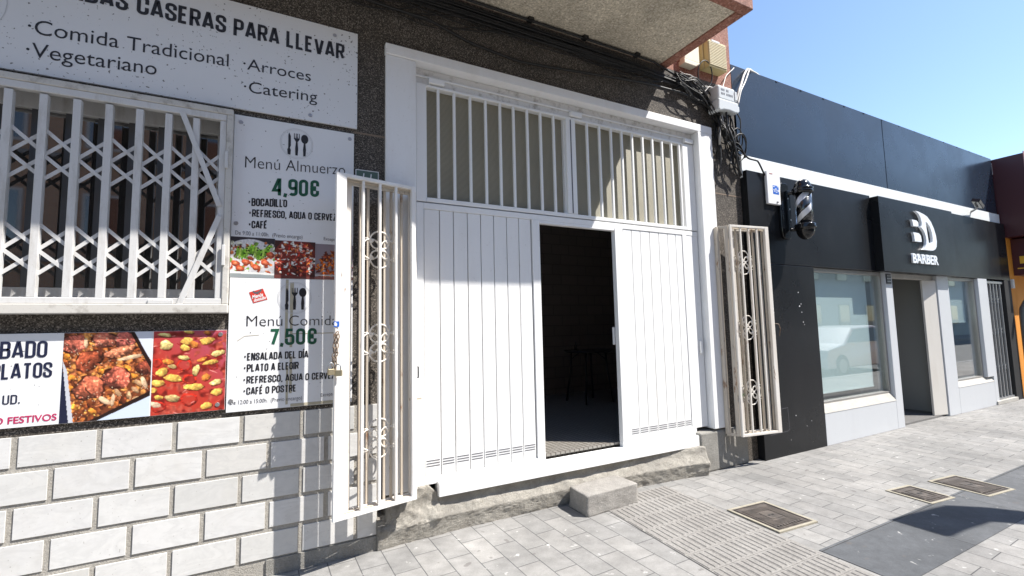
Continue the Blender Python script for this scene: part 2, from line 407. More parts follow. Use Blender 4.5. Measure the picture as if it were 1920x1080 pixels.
def _round(w, r=.17, z0=0., z1=1.):
    return _arc(w-r, z1-r, r, r, 0, 90) + _arc(r, z1-r, r, r, 90, 180) + _arc(r, z0+r, r, r, 180, 270) + _arc(w-r, z0+r, r, r, 270, 360)
_w = .34; _r = .15
BEBAS = {   # condensed heavy capitals as strokes: width, list of (closed, points); coordinates are stroke centres in a 0..1 high box
 'I': (0., [(0, [(0, 0), (0, 1)])]), 'L': (.28, [(0, [(0, 1), (0, 0), (.28, 0)])]), 'T': (.36, [(0, [(0, 1), (.36, 1)]), (0, [(.18, 1), (.18, 0)])]),
 'E': (.28, [(0, [(.28, 1), (0, 1), (0, 0), (.28, 0)]), (0, [(0, .52), (.24, .52)])]), 'F': (.28, [(0, [(.28, 1), (0, 1), (0, 0)]), (0, [(0, .5), (.24, .5)])]),
 'A': (.40, [(0, [(0, 0), (.17, 1), (.23, 1), (.40, 0)]), (0, [(.06, .24), (.34, .24)])]), 'V': (.38, [(0, [(0, 1), (.16, 0), (.22, 0), (.38, 1)])]),
 'M': (.50, [(0, [(0, 0), (0, 1), (.06, 1), (.25, .15), (.44, 1), (.50, 1), (.50, 0)])]), 'N': (.36, [(0, [(0, 0), (0, 1), (.05, 1), (.31, 0), (.36, 0), (.36, 1)])]),
 'O': (_w, [(1, _round(_w))]), '0': (_w, [(1, _round(_w))]), 'D': (_w, [(1, [(0, 0), (0, 1)] + _arc(_w-_r, 1-_r, _r, _r, 90, 0) + _arc(_w-_r, _r, _r, _r, 0, -90))]),
 'B': (_w, [(1, [(0, 0), (0, 1)] + _arc(_w-.13, .87, .12, .13, 90, 0) + _arc(_w-.13, .66, .12, .13, 0, -90) + _arc(_w-.13, .40, .13, .13, 90, 0) + _arc(_w-.13, .13, .13, .13, 0, -90)), (0, [(0, .53), (.2, .53)])]),
 'P': (_w, [(0, [(0, 0), (0, 1)] + _arc(_w-_r, .85, _r, .15, 90, 0) + _arc(_w-_r, .58, _r, .15, 0, -90) + [(0, .43)])]),
 'R': (_w, [(0, [(0, 0), (0, 1)] + _arc(_w-_r, .85, _r, .15, 90, 0) + _arc(_w-_r, .62, _r, .15, 0, -90) + [(0, .47)]), (0, [(.20, .47), (_w, 0)])]),
 'S': (_w, [(0, [(_w, .76)] + _arc(_w-_r, 1-_r, _r, _r, 0, 90) + _arc(_r, 1-_r, _r, _r, 90, 180) + [(0, .68), (_w, .34)] + _arc(_w-_r, _r, _r, _r, 0, -90) + _arc(_r, _r, _r, _r, 270, 180) + [(0, .26)])]),
 'C': (_w, [(0, [(_w, .70)] + _arc(_w-_r, 1-_r, _r, _r, 0, 90) + _arc(_r, 1-_r, _r, _r, 90, 180) + _arc(_r, _r, _r, _r, 180, 270) + _arc(_w-_r, _r, _r, _r, 270, 360) + [(_w, .30)])]),
 'G': (_w, [(0, [(_w, .74)] + _arc(_w-_r, 1-_r, _r, _r, 0, 90) + _arc(_r, 1-_r, _r, _r, 90, 180) + _arc(_r, _r, _r, _r, 180, 270) + _arc(_w-_r, _r, _r, _r, 270, 360) + [(_w, .5), (.2, .5)])]),
 'U': (_w, [(0, [(0, 1)] + _arc(_r, _r, _r, _r, 180, 270) + _arc(_w-_r, _r, _r, _r, 270, 360) + [(_w, 1)])]),
 'Z': (.32, [(0, [(0, 1), (.32, 1), (.0, 0), (.32, 0)])]),
 '4': (.38, [(0, [(.30, 0), (.30, 1), (.24, 1), (0, .26), (.38, .26)])]), '7': (.34, [(0, [(0, 1), (.34, 1), (.12, 0)])]),
 '5': (_w, [(0, [(.32, 1), (.03, 1), (.01, .55), (_w-_r, .60)] + _arc(_w-_r, .45, _r, .15, 90, 0) + _arc(_w-_r, _r, _r, _r, 0, -90) + _arc(_r, _r, _r, _r, 270, 180) + [(0, .28)])]),
 '9': (_w, [(0, [(_w, .48), (_r, .42)] + _arc(_r, .57, _r, .15, 270, 180) + _arc(_r, 1-_r, _r, _r, 180, 90) + _arc(_w-_r, 1-_r, _r, _r, 90, 0) + _arc(_w-_r, _r, _r, _r, 0, -90) + _arc(_r, _r, _r, _r, 270, 215, 4))]),
 '€': (.38, [(0, [(.38, .76)] + _arc(.38-_r, 1-_r, _r, _r, 0, 90) + _arc(.06+_r, 1-_r, _r, _r, 90, 180) + _arc(.06+_r, _r, _r, _r, 180, 270) + _arc(.38-_r, _r, _r, _r, 270, 360) + [(.38, .24)]), (0, [(-.03, .56), (.30, .56)]), (0, [(-.03, .42), (.30, .42)])]),
 ',': (0., [(0, [(.02, .06), (-.03, -.2)])]), '.': (0., [(0, [(0, 0), (0, .06)])]), '·': (.12, [(0, [(0, .46), (0, .58)])]), ' ': (.06, []),
}
def bebas(text, x0, x1, zb, cap, y, material, parent, weight=.135, name='lettering', z_end=None):
    """condensed heavy capitals fitted between x0 and x1"""
    gl = []; x = 0.
    for ch in text:
        acc = None
        if ch in 'ÉÍÁÚÓ': acc = 1; ch = {'É': 'E', 'Í': 'I', 'Á': 'A', 'Ú': 'U', 'Ó': 'O'}[ch]
        w, st = BEBAS[ch]; gl.append((x+weight/2, st, acc, w)); x += w + weight + .065
    tot = x - .065; sx = (x1-x0)/tot; zt = weight/2; mb = MB(); k = 0
    for gx, st, acc, w in gl:
        for cl, pts in st:
            P = []
            for px, pz in pts:
                X = (gx+px)*sx; Z = zt + pz*(1-weight); P.append((x0+X, zb + Z*cap))
            if z_end is not None: P = [(a, b + (a-x0)/(x1-x0)*(z_end-zb)) for a, b in P]
            if not cl:                      # square ends reach the box edge
                a, b = np.array(P[0]), np.array(P[1]); d = a-b
                if abs(d[0]) < 1e-6: P[0] = tuple(a + d/np.hypot(*d)*weight/2*cap*.95)
                a, b = np.array(P[-1]), np.array(P[-2]); d = a-b
                if abs(d[0]) < 1e-6: P[-1] = tuple(a + d/np.hypot(*d)*weight/2*cap*.95)
            mb.strip_xz(P, weight*cap*.98, y-.0012-.00004*(k % 9), cl); k += 1
        if acc:
            X = x0+(gx+w*.5)*sx; mb.strip_xz([(X-.03*cap, zb+1.07*cap), (X+.10*cap, zb+1.24*cap)], weight*cap*.9, y-.0012)
    return obj(name, mb, material, parent)

# ------------------------------------------------------------------ helpers: printed pictures (numpy canvas to mesh colours)
class Canvas:
    def __init__(s, w, h, bg):
        s.w, s.h = w, h; s.a = np.ones((h, w, 3))*np.array(bg)/255.
        s.Y, s.X = np.mgrid[0:h, 0:w]; s.X = (s.X+.5)/w; s.Y = (s.Y+.5)/h; s.asp = h/w
        s.rng = np.random.default_rng(3)
    def noise(s, sc):
        n = max(2, int(sc)); m = max(2, int(sc*s.asp)); r = s.rng.random((m+2, n+2))
        xi = s.X*n; yi = s.Y*m; x0 = xi.astype(int); y0 = yi.astype(int); fx = xi-x0; fy = yi-y0
        fx = fx*fx*(3-2*fx); fy = fy*fy*(3-2*fy)
        return (r[y0, x0]*(1-fx)+r[y0, x0+1]*fx)*(1-fy)+(r[y0+1, x0]*(1-fx)+r[y0+1, x0+1]*fx)*fy
    def mottle(s, c1, c2, sc, mask=None, thr=.5):
        n = s.noise(sc)*.6+s.noise(sc*2.3)*.4; m = np.clip((n-thr)*6+.5, 0, 1)[..., None]
        if mask is not None: m = m*mask[..., None]
        s.a = s.a*(1-m)+(np.array(c1)/255.*(1-s.noise(sc*3)[..., None]*.3)+0*np.array(c2))*m
    def ell(s, cx, cy, rx, ry, ang, col, hi=.35, rag=.12, edge=10., hole=0.):
        """one roughly elliptical piece of food; y grows downwards"""
        c, d = math.cos(math.radians(ang)), math.sin(math.radians(ang))
        dx = s.X-cx; dy = (s.Y-cy)*s.asp; u = (dx*c+dy*d)/rx; v = (-dx*d+dy*c)/ry
        th = np.arctan2(v, u); ph = s.rng.random(4)*6.28
        rad = np.sqrt(u*u+v*v)*(1+rag*(np.sin(3*th+ph[0])*.5+np.sin(5*th+ph[1])*.35+np.sin(9*th+ph[2])*.25))
        m = np.clip((1-rad)*edge*max(rx, ry)*12+.5, 0, 1)
        if hole: m = m*np.clip((rad-hole)*edge*max(rx, ry)*12+.5, 0, 1)
        nn = (s.noise(24)-.5)*.7+(s.noise(48)-.5)*.8+(s.noise(80)-.5)*.5; tone = 1.04+hi*(-.5*v-.3*u-.40*rad**3)+nn*.85*hi+np.clip(nn*hi-.20, 0, 1)*2.2
        m = m[..., None]; s.a = s.a*(1-m)+np.clip(np.array(col)/255.*tone[..., None], 0, 1)*m
    def poly(s, pts, col):
        m = np.ones_like(s.X, bool); n = len(pts)
        for i in range(n):
            (x1, y1), (x2, y2) = pts[i], pts[(i+1) % n]; m &= ((x2-x1)*(s.Y-y1)-(y2-y1)*(s.X-x1)) >= 0
        s.a[m] = np.array(col)/255.
    def build(s, name, x0, x1, z0, z1, y, parent):
        h, w = s.h, s.w; a = np.clip(s.a, 0, 1); lin = np.where(a <= .04045, a/12.92, ((a+.055)/1.055)**2.4)*.86
        xs = np.linspace(x0, x1, w); zs = np.linspace(z1, z0, h); off = wloc(parent)
        v = np.stack([np.tile(xs, h)-off.x, np.full(w*h, y-off.y), np.repeat(zs, w)-off.z], 1)
        i = (np.arange(h-1)[:, None]*w+np.arange(w-1)[None, :]).ravel()
        f = np.stack([i, i+w, i+w+1, i+1], 1)
        me = bpy.data.meshes.new(name); me.from_pydata(v.tolist(), [], f.tolist())
        at = me.color_attributes.new('print', 'FLOAT_COLOR', 'POINT')
        at.data.foreach_set('color', np.concatenate([lin.reshape(-1, 3), np.ones((w*h, 1))], 1).ravel())
        me.materials.append(M['print']); o = bpy.data.objects.new(name, me); S.collection.objects.link(o); o.parent = parent; return o
M['print'] = mat('glossy_print', rough=.35); _t = NT(M['print'])
_t.col(_t.n('ShaderNodeVertexColor', layer_name='print').outputs[0])

# ================================================================== SETTING: ground
mb = MB(); mb.box(-60, 90, -3.55, .6, -.3, 0); structure('pavement', mb, M['paver'])
mb = MB(); mb.box(-60, 90, -3.72, -3.552, -.3, .006); structure('kerb', mb, M['kerb'])
mb = MB(); mb.box(-60, 90, -11.0, -3.722, -.4, -.13); structure('road', mb, M['asphalt'])
mb = MB(); mb.box(-60, 90, -14.2, -11.002, -.3, 0); structure('far_pavement', mb, M['paver'])
mb = MB(); mb.add([(-600, -600, -.42), (600, -600, -.42), (600, 600, -.42), (-600, 600, -.42)], [(0, 1, 2, 3)]); structure('ground', mb, M['asphalt'])
mb = MB(); mb.box(3.235, 26, -1.97, -1.50, .0005, .004); structure('dark_paving_band', mb, M['paver_dark'])
# tactile strip: ribbed tiles running out from the door
mb = MB()
def tact(x, y): return (2.47 + (x-2.47) + (y+.1)*.055, y)
for i in range(4):
    for j in range(17):
        x0 = 2.47+i*.205; y1 = -.10-j*.205
        if j*.205 > 3.3: break
        q = [tact(x0+.001, y1), tact(x0+.203, y1), tact(x0+.203, y1-.203), tact(x0+.001, y1-.203)]
        mb.add([(a, b, .001) for a, b in q]+[(a, b, .005) for a, b in q], [(4, 7, 6, 5), (0, 1, 5, 4), (1, 2, 6, 5), (2, 3, 7, 6), (3, 0, 4, 7)])
        for k in range(4):
            xa = x0+.007+k*.0495; xb = xa+.034
            q = [tact(xa, y1-.012), tact(xb, y1-.012), tact(xb, y1-.192), tact(xa, y1-.192)]
            q2 = [tact(xa+.005, y1-.019), tact(xb-.005, y1-.019), tact(xb-.005, y1-.185), tact(xa+.005, y1-.185)]
            mb.add([(a, b, .005) for a, b in q]+[(a, b, .0098) for a, b in q2], [(4, 7, 6, 5), (0, 1, 5, 4), (1, 2, 6, 5), (2, 3, 7, 6), (3, 0, 4, 7)])
structure('tactile_paving', mb, M['tactile'])

# ================================================================== APARTMENT BUILDING
bld = thing('apartment_building', 'speckled granite building front with white metal door and balcony above', 'building', (0, 0, 0))
mb = MB()
WX0, WX1, WZ0, WZ1 = -1.80, -.300, 1.675, 2.945          # window opening
DX0, DX1 = .735, 4.275                                   # door opening
T = .32
mb.box(-9, WX0, 0, T, 1.0, 4.27); mb.box(WX0, WX1, 0, T, 1.0, WZ0); mb.box(WX0, WX1, 0, T, WZ1, 4.27)
mb.box(WX1, DX0, 0, T, 1.0, 4.27); mb.box(DX0, DX1, 0, T, 3.66, 4.27); mb.box(DX1, 4.797, 0, T, 0.0, 4.27)
obj('wall', mb, M['granite'], bld)
mb = MB(); mb.box(-9, .66, -.004, T, 0, .9995); obj('backing', mb, M['mortar'], bld)
# granite course joints
mb = MB()
for x0, x1 in ((.487, .709), (4.305, 4.797)): mb.box(x0, x1, -.0015, .002, 2.962, 2.975)
for x0, x1 in ((-9, 4.797),): mb.box(x0, x1, -.0015, .002, 4.13, 4.138)
obj('joint', mb, mat('tan_joint', (.20, .15, .11), .9), bld)
# marble tiles
mb = MB(); rng = random.Random(4)
rows = [(.842, .998), (.657, .814), (.474, .631), (.291, .448), (.108, .265)]
for r, (z0, z1) in enumerate(rows):
    x = -1.189 - .3435*6 + (0 if r % 2 == 0 else .152)
    while x < .63:
        a, b = x+.001*rng.uniform(-2, 2), min(x+.3165, .655); d = rng.uniform(0, .004)
        if b - a > .05:
            ya, yb = -.0095-d*.7, -.0045
            e = .0015; zz0 = z0+rng.uniform(-.002, .002); zz1 = z1+rng.uniform(-.002, .002)
            mb.add([(a, yb, zz0), (b, yb, zz0), (b, yb, zz1), (a, yb, zz1), (a, ya+e, zz0), (b, ya+e, zz0), (b, ya+e, zz1), (a, ya+e, zz1), (a+e, ya, zz0+e), (b-e, ya, zz0+e), (b-e, ya, zz1-e), (a+e, ya, zz1-e)],
                   [(8, 9, 10, 11), (4, 5, 9, 8), (5, 6, 10, 9), (6, 7, 11, 10), (7, 4, 8, 11), (0, 1, 5, 4), (1, 2, 6, 5), (2, 3, 7, 6), (3, 0, 4, 7)])
        x += .3435
obj('tile_cladding', mb, M['marble'], bld)
mb = MB(); mb.box(-.02, .655, -.016, -.0045, 0, .098); obj('plinth', mb, M['cement'], bld)
# balcony
mb = MB(); mb.box(-9, 3.585, -.925, 0.0, 4.275, 4.45); obj('balcony_soffit', mb, M['soffit'], bld)
mb = MB(); mb.box(-9, 3.69, -1.02, -.926, 4.258, 5.35); mb.box(3.586, 3.69, -.9255, .0, 4.258, 5.35); obj('balcony_parapet', mb, M['red_render'], bld, bevel=.008)
mb = MB(); mb.box(3.691, 4.752, .003, T, 4.271, 13); mb.box(-9, 3.6905, .003, T, 4.46, 13); obj('upper_wall', mb, M['red_render'], bld)
# rough concrete threshold: a lumpy ridge, built on a fine grid
def threshold():
    def front(x):
        P = [(.665, -.02), (1.0, -.005), (1.3, .012), (1.9, .015), (2.4, .012), (3.1, .0), (3.6, -.035), (3.88, -.10)]
        for (a, fa), (b, fb) in zip(P, P[1:]):
            if x <= b: return fa+(fb-fa)*(x-a)/(b-a)
        return P[-1][1]
    from mathutils import noise as N
    mb = MB(); nx, prof = 330, 60; base = 0; x0, x1 = .6555, 3.885
    for i in range(nx+1):
        x = x0+(x1-x0)*i/nx; f = front(x)
        top = .275 if x > 1.12 else (.36 if .80 < x < 1.03 else .33 - (.12 if x < .72 else 0))
        if 1.03 < x <= 1.12: top = .36-.085*(x-1.03)/.09
        for k in range(prof+1):
            s = k/prof
            if s < .45: y = f-.028*(s/.45); z = (s/.45)*.13
            elif s < .62: q = (s-.45)/.17; y = f-.028+.045*q; z = .13+q*(top*.30)
            elif s < .75: q = (s-.62)/.13; y = f+.017+.012*q; z = .13+top*.30+q*(top-.13-top*.30)
            else: q = (s-.75)/.25; y = f+.029+q*.42; z = top
            p = Vector((x*5, y*5, z*7)); n = N.noise(p)*.55+N.noise(p*2.6)*.36+abs(N.noise(p*5.5))*.28+N.noise(p*13)*.14+N.noise(p*30)*.08
            amp = .016 if s < .9 else .003
            if x < 1.12 and s > .4: amp = .046
            mb.v.append((x, y-n*amp, max(z+n*amp*.5*(1 if s > .1 else 0), 0 if s > 0 else -.02)))
    for i in range(nx):
        for k in range(prof):
            a = i*(prof+1)+k; mb.f.append([a, a+prof+1, a+prof+2, a+1]); mb.sm.append(True)
    n = prof+1; mb.f.append(list(range(n))[::-1]); mb.sm.append(False); mb.f.append([nx*n+k for k in range(n)]); mb.sm.append(False)
    return obj('threshold', mb, M['step'], bld)
threshold()
# granite pier foot right of the door with worn cement
mb = MB(); mb.box(3.87, 4.60, -.035, .3, 0, .40); obj('pier_foot', mb, M['cement'], bld, bevel=.02, seg=3)
# casing round the door
mb = MB()
mb.box(.709, .942, -.03, .12, .36, 3.615); mb.box(.705, 4.302, -.045, .12, 3.616, 3.70); mb.box(4.075, 4.296, -.045, .12, .42, 3.615)
obj('door_casing', mb, M['casing_white'], bld, bevel=.006)
# metal door
door = bpy.data.objects.new('metal_door', None); S.collection.objects.link(door); door.parent = bld
YD = .03
def dx(x): return x*1.0088
def dz(z): return 1.52+(z-1.52)*1.0088
mb = MB()
mb.box(.944, 4.073, YD+.02, .12, dz(3.47), 3.615); obj('header', mb, M['header_dirty'], door, bevel=.004)
mb = MB()                       # rebate strip and small hinges under the lintel
for x in (1.06, 2.43, 3.93): mb.box(x, x+.13, YD-.02, YD+.02, dz(3.475), dz(3.515))
mb.box(.944, 4.073, YD+.005, YD+.0195, dz(3.522), dz(3.535)); obj('hinge', mb, M['door_white'], door, bevel=.003)
mb = MB()                       # fixed frame members
mb.box(dx(.950), dx(1.030), YD, YD+.06, dz(2.51), dz(3.465)); mb.box(dx(3.872), dx(4.035), YD, YD+.06, dz(2.51), dz(3.465))
mb.box(dx(2.362), dx(2.468), YD, YD+.06, dz(2.545), dz(3.445)); mb.box(dx(1.0305), dx(3.8715), YD, YD+.06, dz(3.445), dz(3.465))
mb.box(dx(1.0305), dx(3.8715), YD, YD+.06, dz(2.51), dz(2.5445)); obj('transom_frame', mb, M['door_white'], door, bevel=.004)
mb = MB(); mb.box(dx(2.408), dx(2.418), YD-.003, YD+.01, dz(2.55), dz(3.44)); obj('mullion_seam', mb, M['ink_grey'], door)
for a, b in ((1.031, 2.361), (2.469, 3.871)):
    mb = MB(); mb.box(dx(a), dx(b), YD+.062, YD+.072, dz(2.54), dz(3.45)); obj('pane', mb, M['ribglass'], door)
    mb = MB()                   # inner bead round the pane
    for q in ((a, a+.012, 2.545, 3.445), (b-.012, b, 2.545, 3.445)):
        mb = MB(); mb.box(dx(q[0]), dx(q[1]), YD+.03, YD+.0615, dz(q[2]), dz(q[3])); obj('glazing_bead', mb, M['door_white'], door)
barm = MB(); barm.box(-.011, .011, -.012, .012, dz(2.5445), dz(3.445)); bar0 = None
for x in (1.133, 1.269, 1.41, 1.551, 1.687, 1.818, 1.955, 2.092, 2.232, 2.61, 2.757, 2.90, 3.035, 3.17, 3.31, 3.445, 3.58, 3.715, 3.83):
    if bar0 is None: bar0 = obj('bar', barm, M['door_white'], door, bevel=.004); b = bar0
    else: b = bar0.copy(); S.collection.objects.link(b)
    b.location = (dx(x), YD+.014, 0)
mb = MB()                       # leaf framing
mb.box(dx(.950), dx(1.006), YD, YD+.05, dz(.37), dz(2.500)); mb.box(dx(1.0065), dx(4.03), YD, YD+.05, dz(2.452), dz(2.500))
mb.box(dx(1.972), dx(2.046), YD-.004, YD+.05, dz(.372), dz(2.4515)); mb.box(dx(2.888), dx(2.985), YD-.004, YD+.05, dz(.388), dz(2.4515))
mb.box(dx(2.0465), dx(2.8875), YD, YD+.05, dz(2.425), dz(2.4515)); mb.box(dx(3.80), dx(3.86), YD, YD+.05, dz(.385), dz(2.4515))
mb.box(dx(3.8605), dx(4.03), YD+.004, YD+.05, dz(.45), dz(2.4515))
mb.box(dx(1.0065), dx(1.9715), YD, YD+.05, dz(.372), dz(.425)); mb.box(dx(2.9855), dx(3.7995), YD, YD+.05, dz(.388), dz(.470))
obj('leaf_frame', mb, M['door_white'], door, bevel=.003)
def planks(name, xs, z0, z1):
    mb = MB()
    for a, b in zip(xs, xs[1:]): mb.box(dx(a)+.0035, dx(b)-.0035, YD+.006, YD+.03, dz(z0), dz(z1))
    mb.box(dx(xs[0]), dx(xs[-1]), YD+.031, YD+.04, dz(z0), dz(z1))
    o = obj(name, mb, M['door_white'], door, bevel=.0035)
    mb = MB()
    for a, b in zip(xs, xs[1:]):
        zc = .522 if name == 'left_leaf' else .515
        for k in (-1, 0, 1): mb.box(dx(a)+.012, dx(b)-.012, YD+.0035, YD+.0058, dz(zc+k*.019)-.0028, dz(zc+k*.019)+.0028)
    obj('louvre_slit', mb, M['ink_grey'], door)
planks('left_leaf', [1.0075, 1.135, 1.251, 1.371, 1.488, 1.606, 1.727, 1.843, 1.963], .4255, 2.451)
planks('right_leaf', [2.993, 3.104, 3.219, 3.341, 3.468, 3.591, 3.705, 3.799], .4705, 2.451)
mb = MB(); mb.box(1.107, 3.862, -.022, YD-.001, .275, .372); mb.box(1.107, 3.862, -.016, YD+.05, .3725, .379); mb.box(1.11, 3.86, YD, .10, .285, .370)
obj('bottom_rail', mb, M['door_white'], door, bevel=.004)
mb = MB(); mb.box(dx(.955), dx(.963), YD-.0025, YD, 1.16, 1.235); mb.box(dx(.945), dx(.963), YD-.0025, YD, 1.155, 1.1595); mb.box(dx(.945), dx(.963), YD-.0025, YD, 1.2355, 1.24); obj('lock_plate', mb, M['ink'], door)
mb = MB(); mb.box(dx(3.965), dx(4.0), YD-.018, YD, 1.20, 1.33); obj('latch', mb, M['door_white'], door, bevel=.004)
# dark entrance room
mb = MB(); mb.box(-.8, 5.6, .13, 5.1, .36, .42); obj('entrance_floor', mb, M['room_floor'], bld)
mb = MB(); mb.box(-.8, 5.6, 3.0, 3.2, .421, 3.6); obj('room_back_wall', mb, M['room_brick'], bld)
mb = MB(); mb.box(-.9, -.8, .33, 4.4, .3, 3.7); mb.box(5.5, 5.6, .33, 4.199, .421, 3.7); mb.box(2.7, 5.499, .33, 4.199, 3.6, 3.7); mb.box(-.8, .8, .33, 4.199, 3.6, 3.7); mb.box(.801, 2.699, .33, 1.1, 3.6, 3.7); obj('room_side_wall', mb, M['room_wall'], bld)  # ceiling gap added as an unseen skylight to brighten the room
mb = MB(); mb.box(2.0, 3.0, YD+.052, .33, .400, .4195); obj('door_sill', mb, M['room_floor'], bld)
mb = MB(); mb.box(2.905, 2.925, .09, .115, 1.33, 1.50); obj('door_pull', mb, M['white'], bld, bevel=.006)
# kitchen window behind the grille
mb = MB()
mb.box(WX0, WX1, .085, .13, 2.83, WZ1-.001); mb.box(WX0, WX1, .085, .13, WZ0+.001, 1.80); mb.box(WX1-.06, WX1-.001, .085, .13, 1.801, 2.829)
win = obj('window', mb, M['grille'], bld, bevel=.004)
mb = MB(); mb.box(WX0, WX1-.0605, .115, .125, 1.801, 2.829); obj('pane', mb, M['glass_dark'], win)
for k in range(9):
    x = -1.70+k*.146; mb = MB(); mb.box(x, x+.05, .095, .1145, 1.801, 2.829); obj('mullion', mb, M['mirror_mullion'], win)
    mb = MB(); mb.box(x+.052, x+.058, .092, .1145, 1.801, 2.829); obj('glazing_bead', mb, M['screw'], win)
mb = MB(); mb.box(WX0, WX1, .03, .084, WZ0+.001, 1.70); obj('sill', mb, M['grille'], win)

# ================================================================== WINDOW GRILLE (scissor gate)
gr = thing('window_grille', 'grey white scissor lattice security grille across the kitchen window', 'window grille', (-1.0, -.04, 1.65))
mb = MB()
mb.box(-1.86, -.264, -.075, -.002, 2.914, 2.953); mb.box(-.298, -.264, -.075, -.002, 1.70, 2.9135); mb.box(-1.86, -.262, -.085, -.002, 1.645, 1.6995)
obj('outer_frame', mb, M['grille_frame'], gr, bevel=.005)
mb = MB(); mb.box(-1.86, -.299, -.070, -.03, 2.872, 2.9135); mb.box(-1.86, -.299, -.072, -.03, 1.70, 1.735); mb.box(-.335, -.2985, -.065, -.03, 1.7355, 2.8715)
obj('track', mb, M['grille'], gr, bevel=.004)
xs = [-1.862+.1403*i for i in range(11)]
for x in xs:
    mb = MB(); mb.box(x-.0175, x+.0175, -.068, -.052, 1.736, 2.861); mb.box(x-.0175, x-.0145, -.0515, -.03, 1.736, 2.861); mb.box(x+.0145, x+.0175, -.0515, -.03, 1.736, 2.861)
    b = obj('bar', mb, M['grille'], gr, bevel=.003)
def strap(mb, a, b, y, w=.019): mb.bar((a[0], y, a[1]), (b[0], y, b[1]), w, .004)
for xa, xb in zip(xs, xs[1:]+[-.33]):
    for z0, z1 in ((2.525, 2.665), (2.385, 2.52), (1.995, 2.135), (1.86, 1.992)):
        mb = MB(); strap(mb, (xa+.01, z1), (xb-.005, z0+.02), -.048); obj('strap', mb, M['grille'], gr)
        mb = MB(); strap(mb, (xa+.01, z0), (xb-.005, z1-.02), -.043); obj('strap', mb, M['grille'], gr)
mb = MB(); strap(mb, (-.533, 2.885), (-.325, 2.315), -.074, .030); obj('latch_arm', mb, M['grille'], gr, bevel=.003)
mb = MB(); strap(mb, (-.322, 2.25), (-.520, 1.668), -.076, .032); obj('latch_arm', mb, M['grille'], gr, bevel=.003)
mb = MB(); mb.box(-.66, -.54, -.08, -.0725, 1.70, 1.725); obj('latch_plate', mb, M['grille'], gr, bevel=.003)
mb = MB(); mb.box(-.303, -.285, -.086, -.076, 1.94, 2.07); mb.box(-.303, -.285, -.086, -.076, 2.56, 2.67); obj('hinge', mb, M['grille'], gr, bevel=.003)

# ================================================================== SIGNS
def board(name, label, x0, x1, z0, z1, m, th=.018):
    mb = MB(); mb.box(x0, x1, -th, -.002, z0, z1); o = obj(name, mb, m, origin=((x0+x1)/2, 0, z0), bevel=.0015); return tag(o, label, 'sign')
Y1 = -.0186
def screws(o, pts):
    for x, z in pts:
        mb = MB(); mb.add([(x+.012*math.cos(a*.785), Y1-.004, z+.012*math.sin(a*.785)) for a in range(8)]+[(x+.014*math.cos(a*.785), Y1, z+.014*math.sin(a*.785)) for a in range(8)],
                          [tuple(range(8))]+[(i, (i+1) % 8, (i+1) % 8+8, i+8) for i in range(8)]); obj('screw', mb, M['screw'], o)
sg = board('shop_sign', 'long white takeaway sign lettered COMIDAS CASERAS PARA LLEVAR above the grille', -2.9, .505, 2.990, 3.722, M['sign_specked'])
bebas('COMIDAS CASERAS PARA LLEVAR', -1.275, .412, 3.474, .118, Y1, M['ink'], sg, z_end=3.494, weight=.165)
bfont('·Comida Tradicional', -1.262, -.305, 3.218, .085, Y1, M['ink'], sg, z_end=3.262, bold=-.004)
bfont('·Vegetariano', -1.262, -.679, 3.080, .085, Y1, M['ink'], sg, z_end=3.112, bold=-.004)
bfont('·Arroces', -.222, .190, 3.268, .077, Y1, M['ink'], sg, z_end=3.278, bold=-.004)
bfont('·Catering', -.215, .233, 3.110, .077, Y1, M['ink'], sg, z_end=3.135, bold=-.004)
screws(sg, [(.345, 3.665), (.19, 3.03), (-.94, 3.66)])
mb = MB(); mb.strip_xz(_arc(-1.52, 3.36, .17, .20, 0, 345, 40), .004, Y1-.001, True); obj('emblem_ring', mb, M['ink_faint'], sg)

def cutlery(o, cx, z0, z1):
    """knife, fork and spoon printed in a faint oval"""
    h = z1-z0; y = Y1-.0011; mb = MB()
    k = [(-.052, 0), (-.036, 0), (-.034, .22), (-.040, .30), (-.034, .42), (-.036, .85), (-.045, 1), (-.050, .9), (-.050, .3), (-.055, .22)]
    f = [(-.007, 0), (.007, 0), (.009, .3), (.005, .62), (.017, .74), (.017, 1), (.0135, 1), (.012, .80), (.006, .78), (.005, 1), (.002, 1), (.001, .78), (-.001, .78), (-.002, 1), (-.005, 1), (-.006, .78), (-.012, .80), (-.0135, 1), (-.017, 1), (-.017, .74), (-.005, .62), (-.009, .3)]
    s = [(.040, 0), (.054, 0), (.056, .3), (.052, .6)] + [(.047+.022*math.cos(a), .79+.21*math.sin(a)) for a in np.linspace(-1.25, math.pi+1.25, 16)] + [(.042, .6), (.038, .3)]
    for P in (k, f, s):
        pts = [(cx+a*1.05, z0+b*h) for a, b in P]; mb.add([(x, y, z) for x, z in pts], [list(range(len(pts)))])
    obj('cutlery_icon', mb, M['ink'], o)
    mb = MB(); mb.strip_xz(_arc(cx, (z0+z1)/2+.005, .102, .105, 0, 348, 40), .0025, Y1-.0011, True); mb.strip_xz(_arc(cx, (z0+z1)/2+.005, .095, .097, 0, 348, 40), .0015, Y1-.0012, True); obj('icon_ring', mb, M['ink_faint'], o)

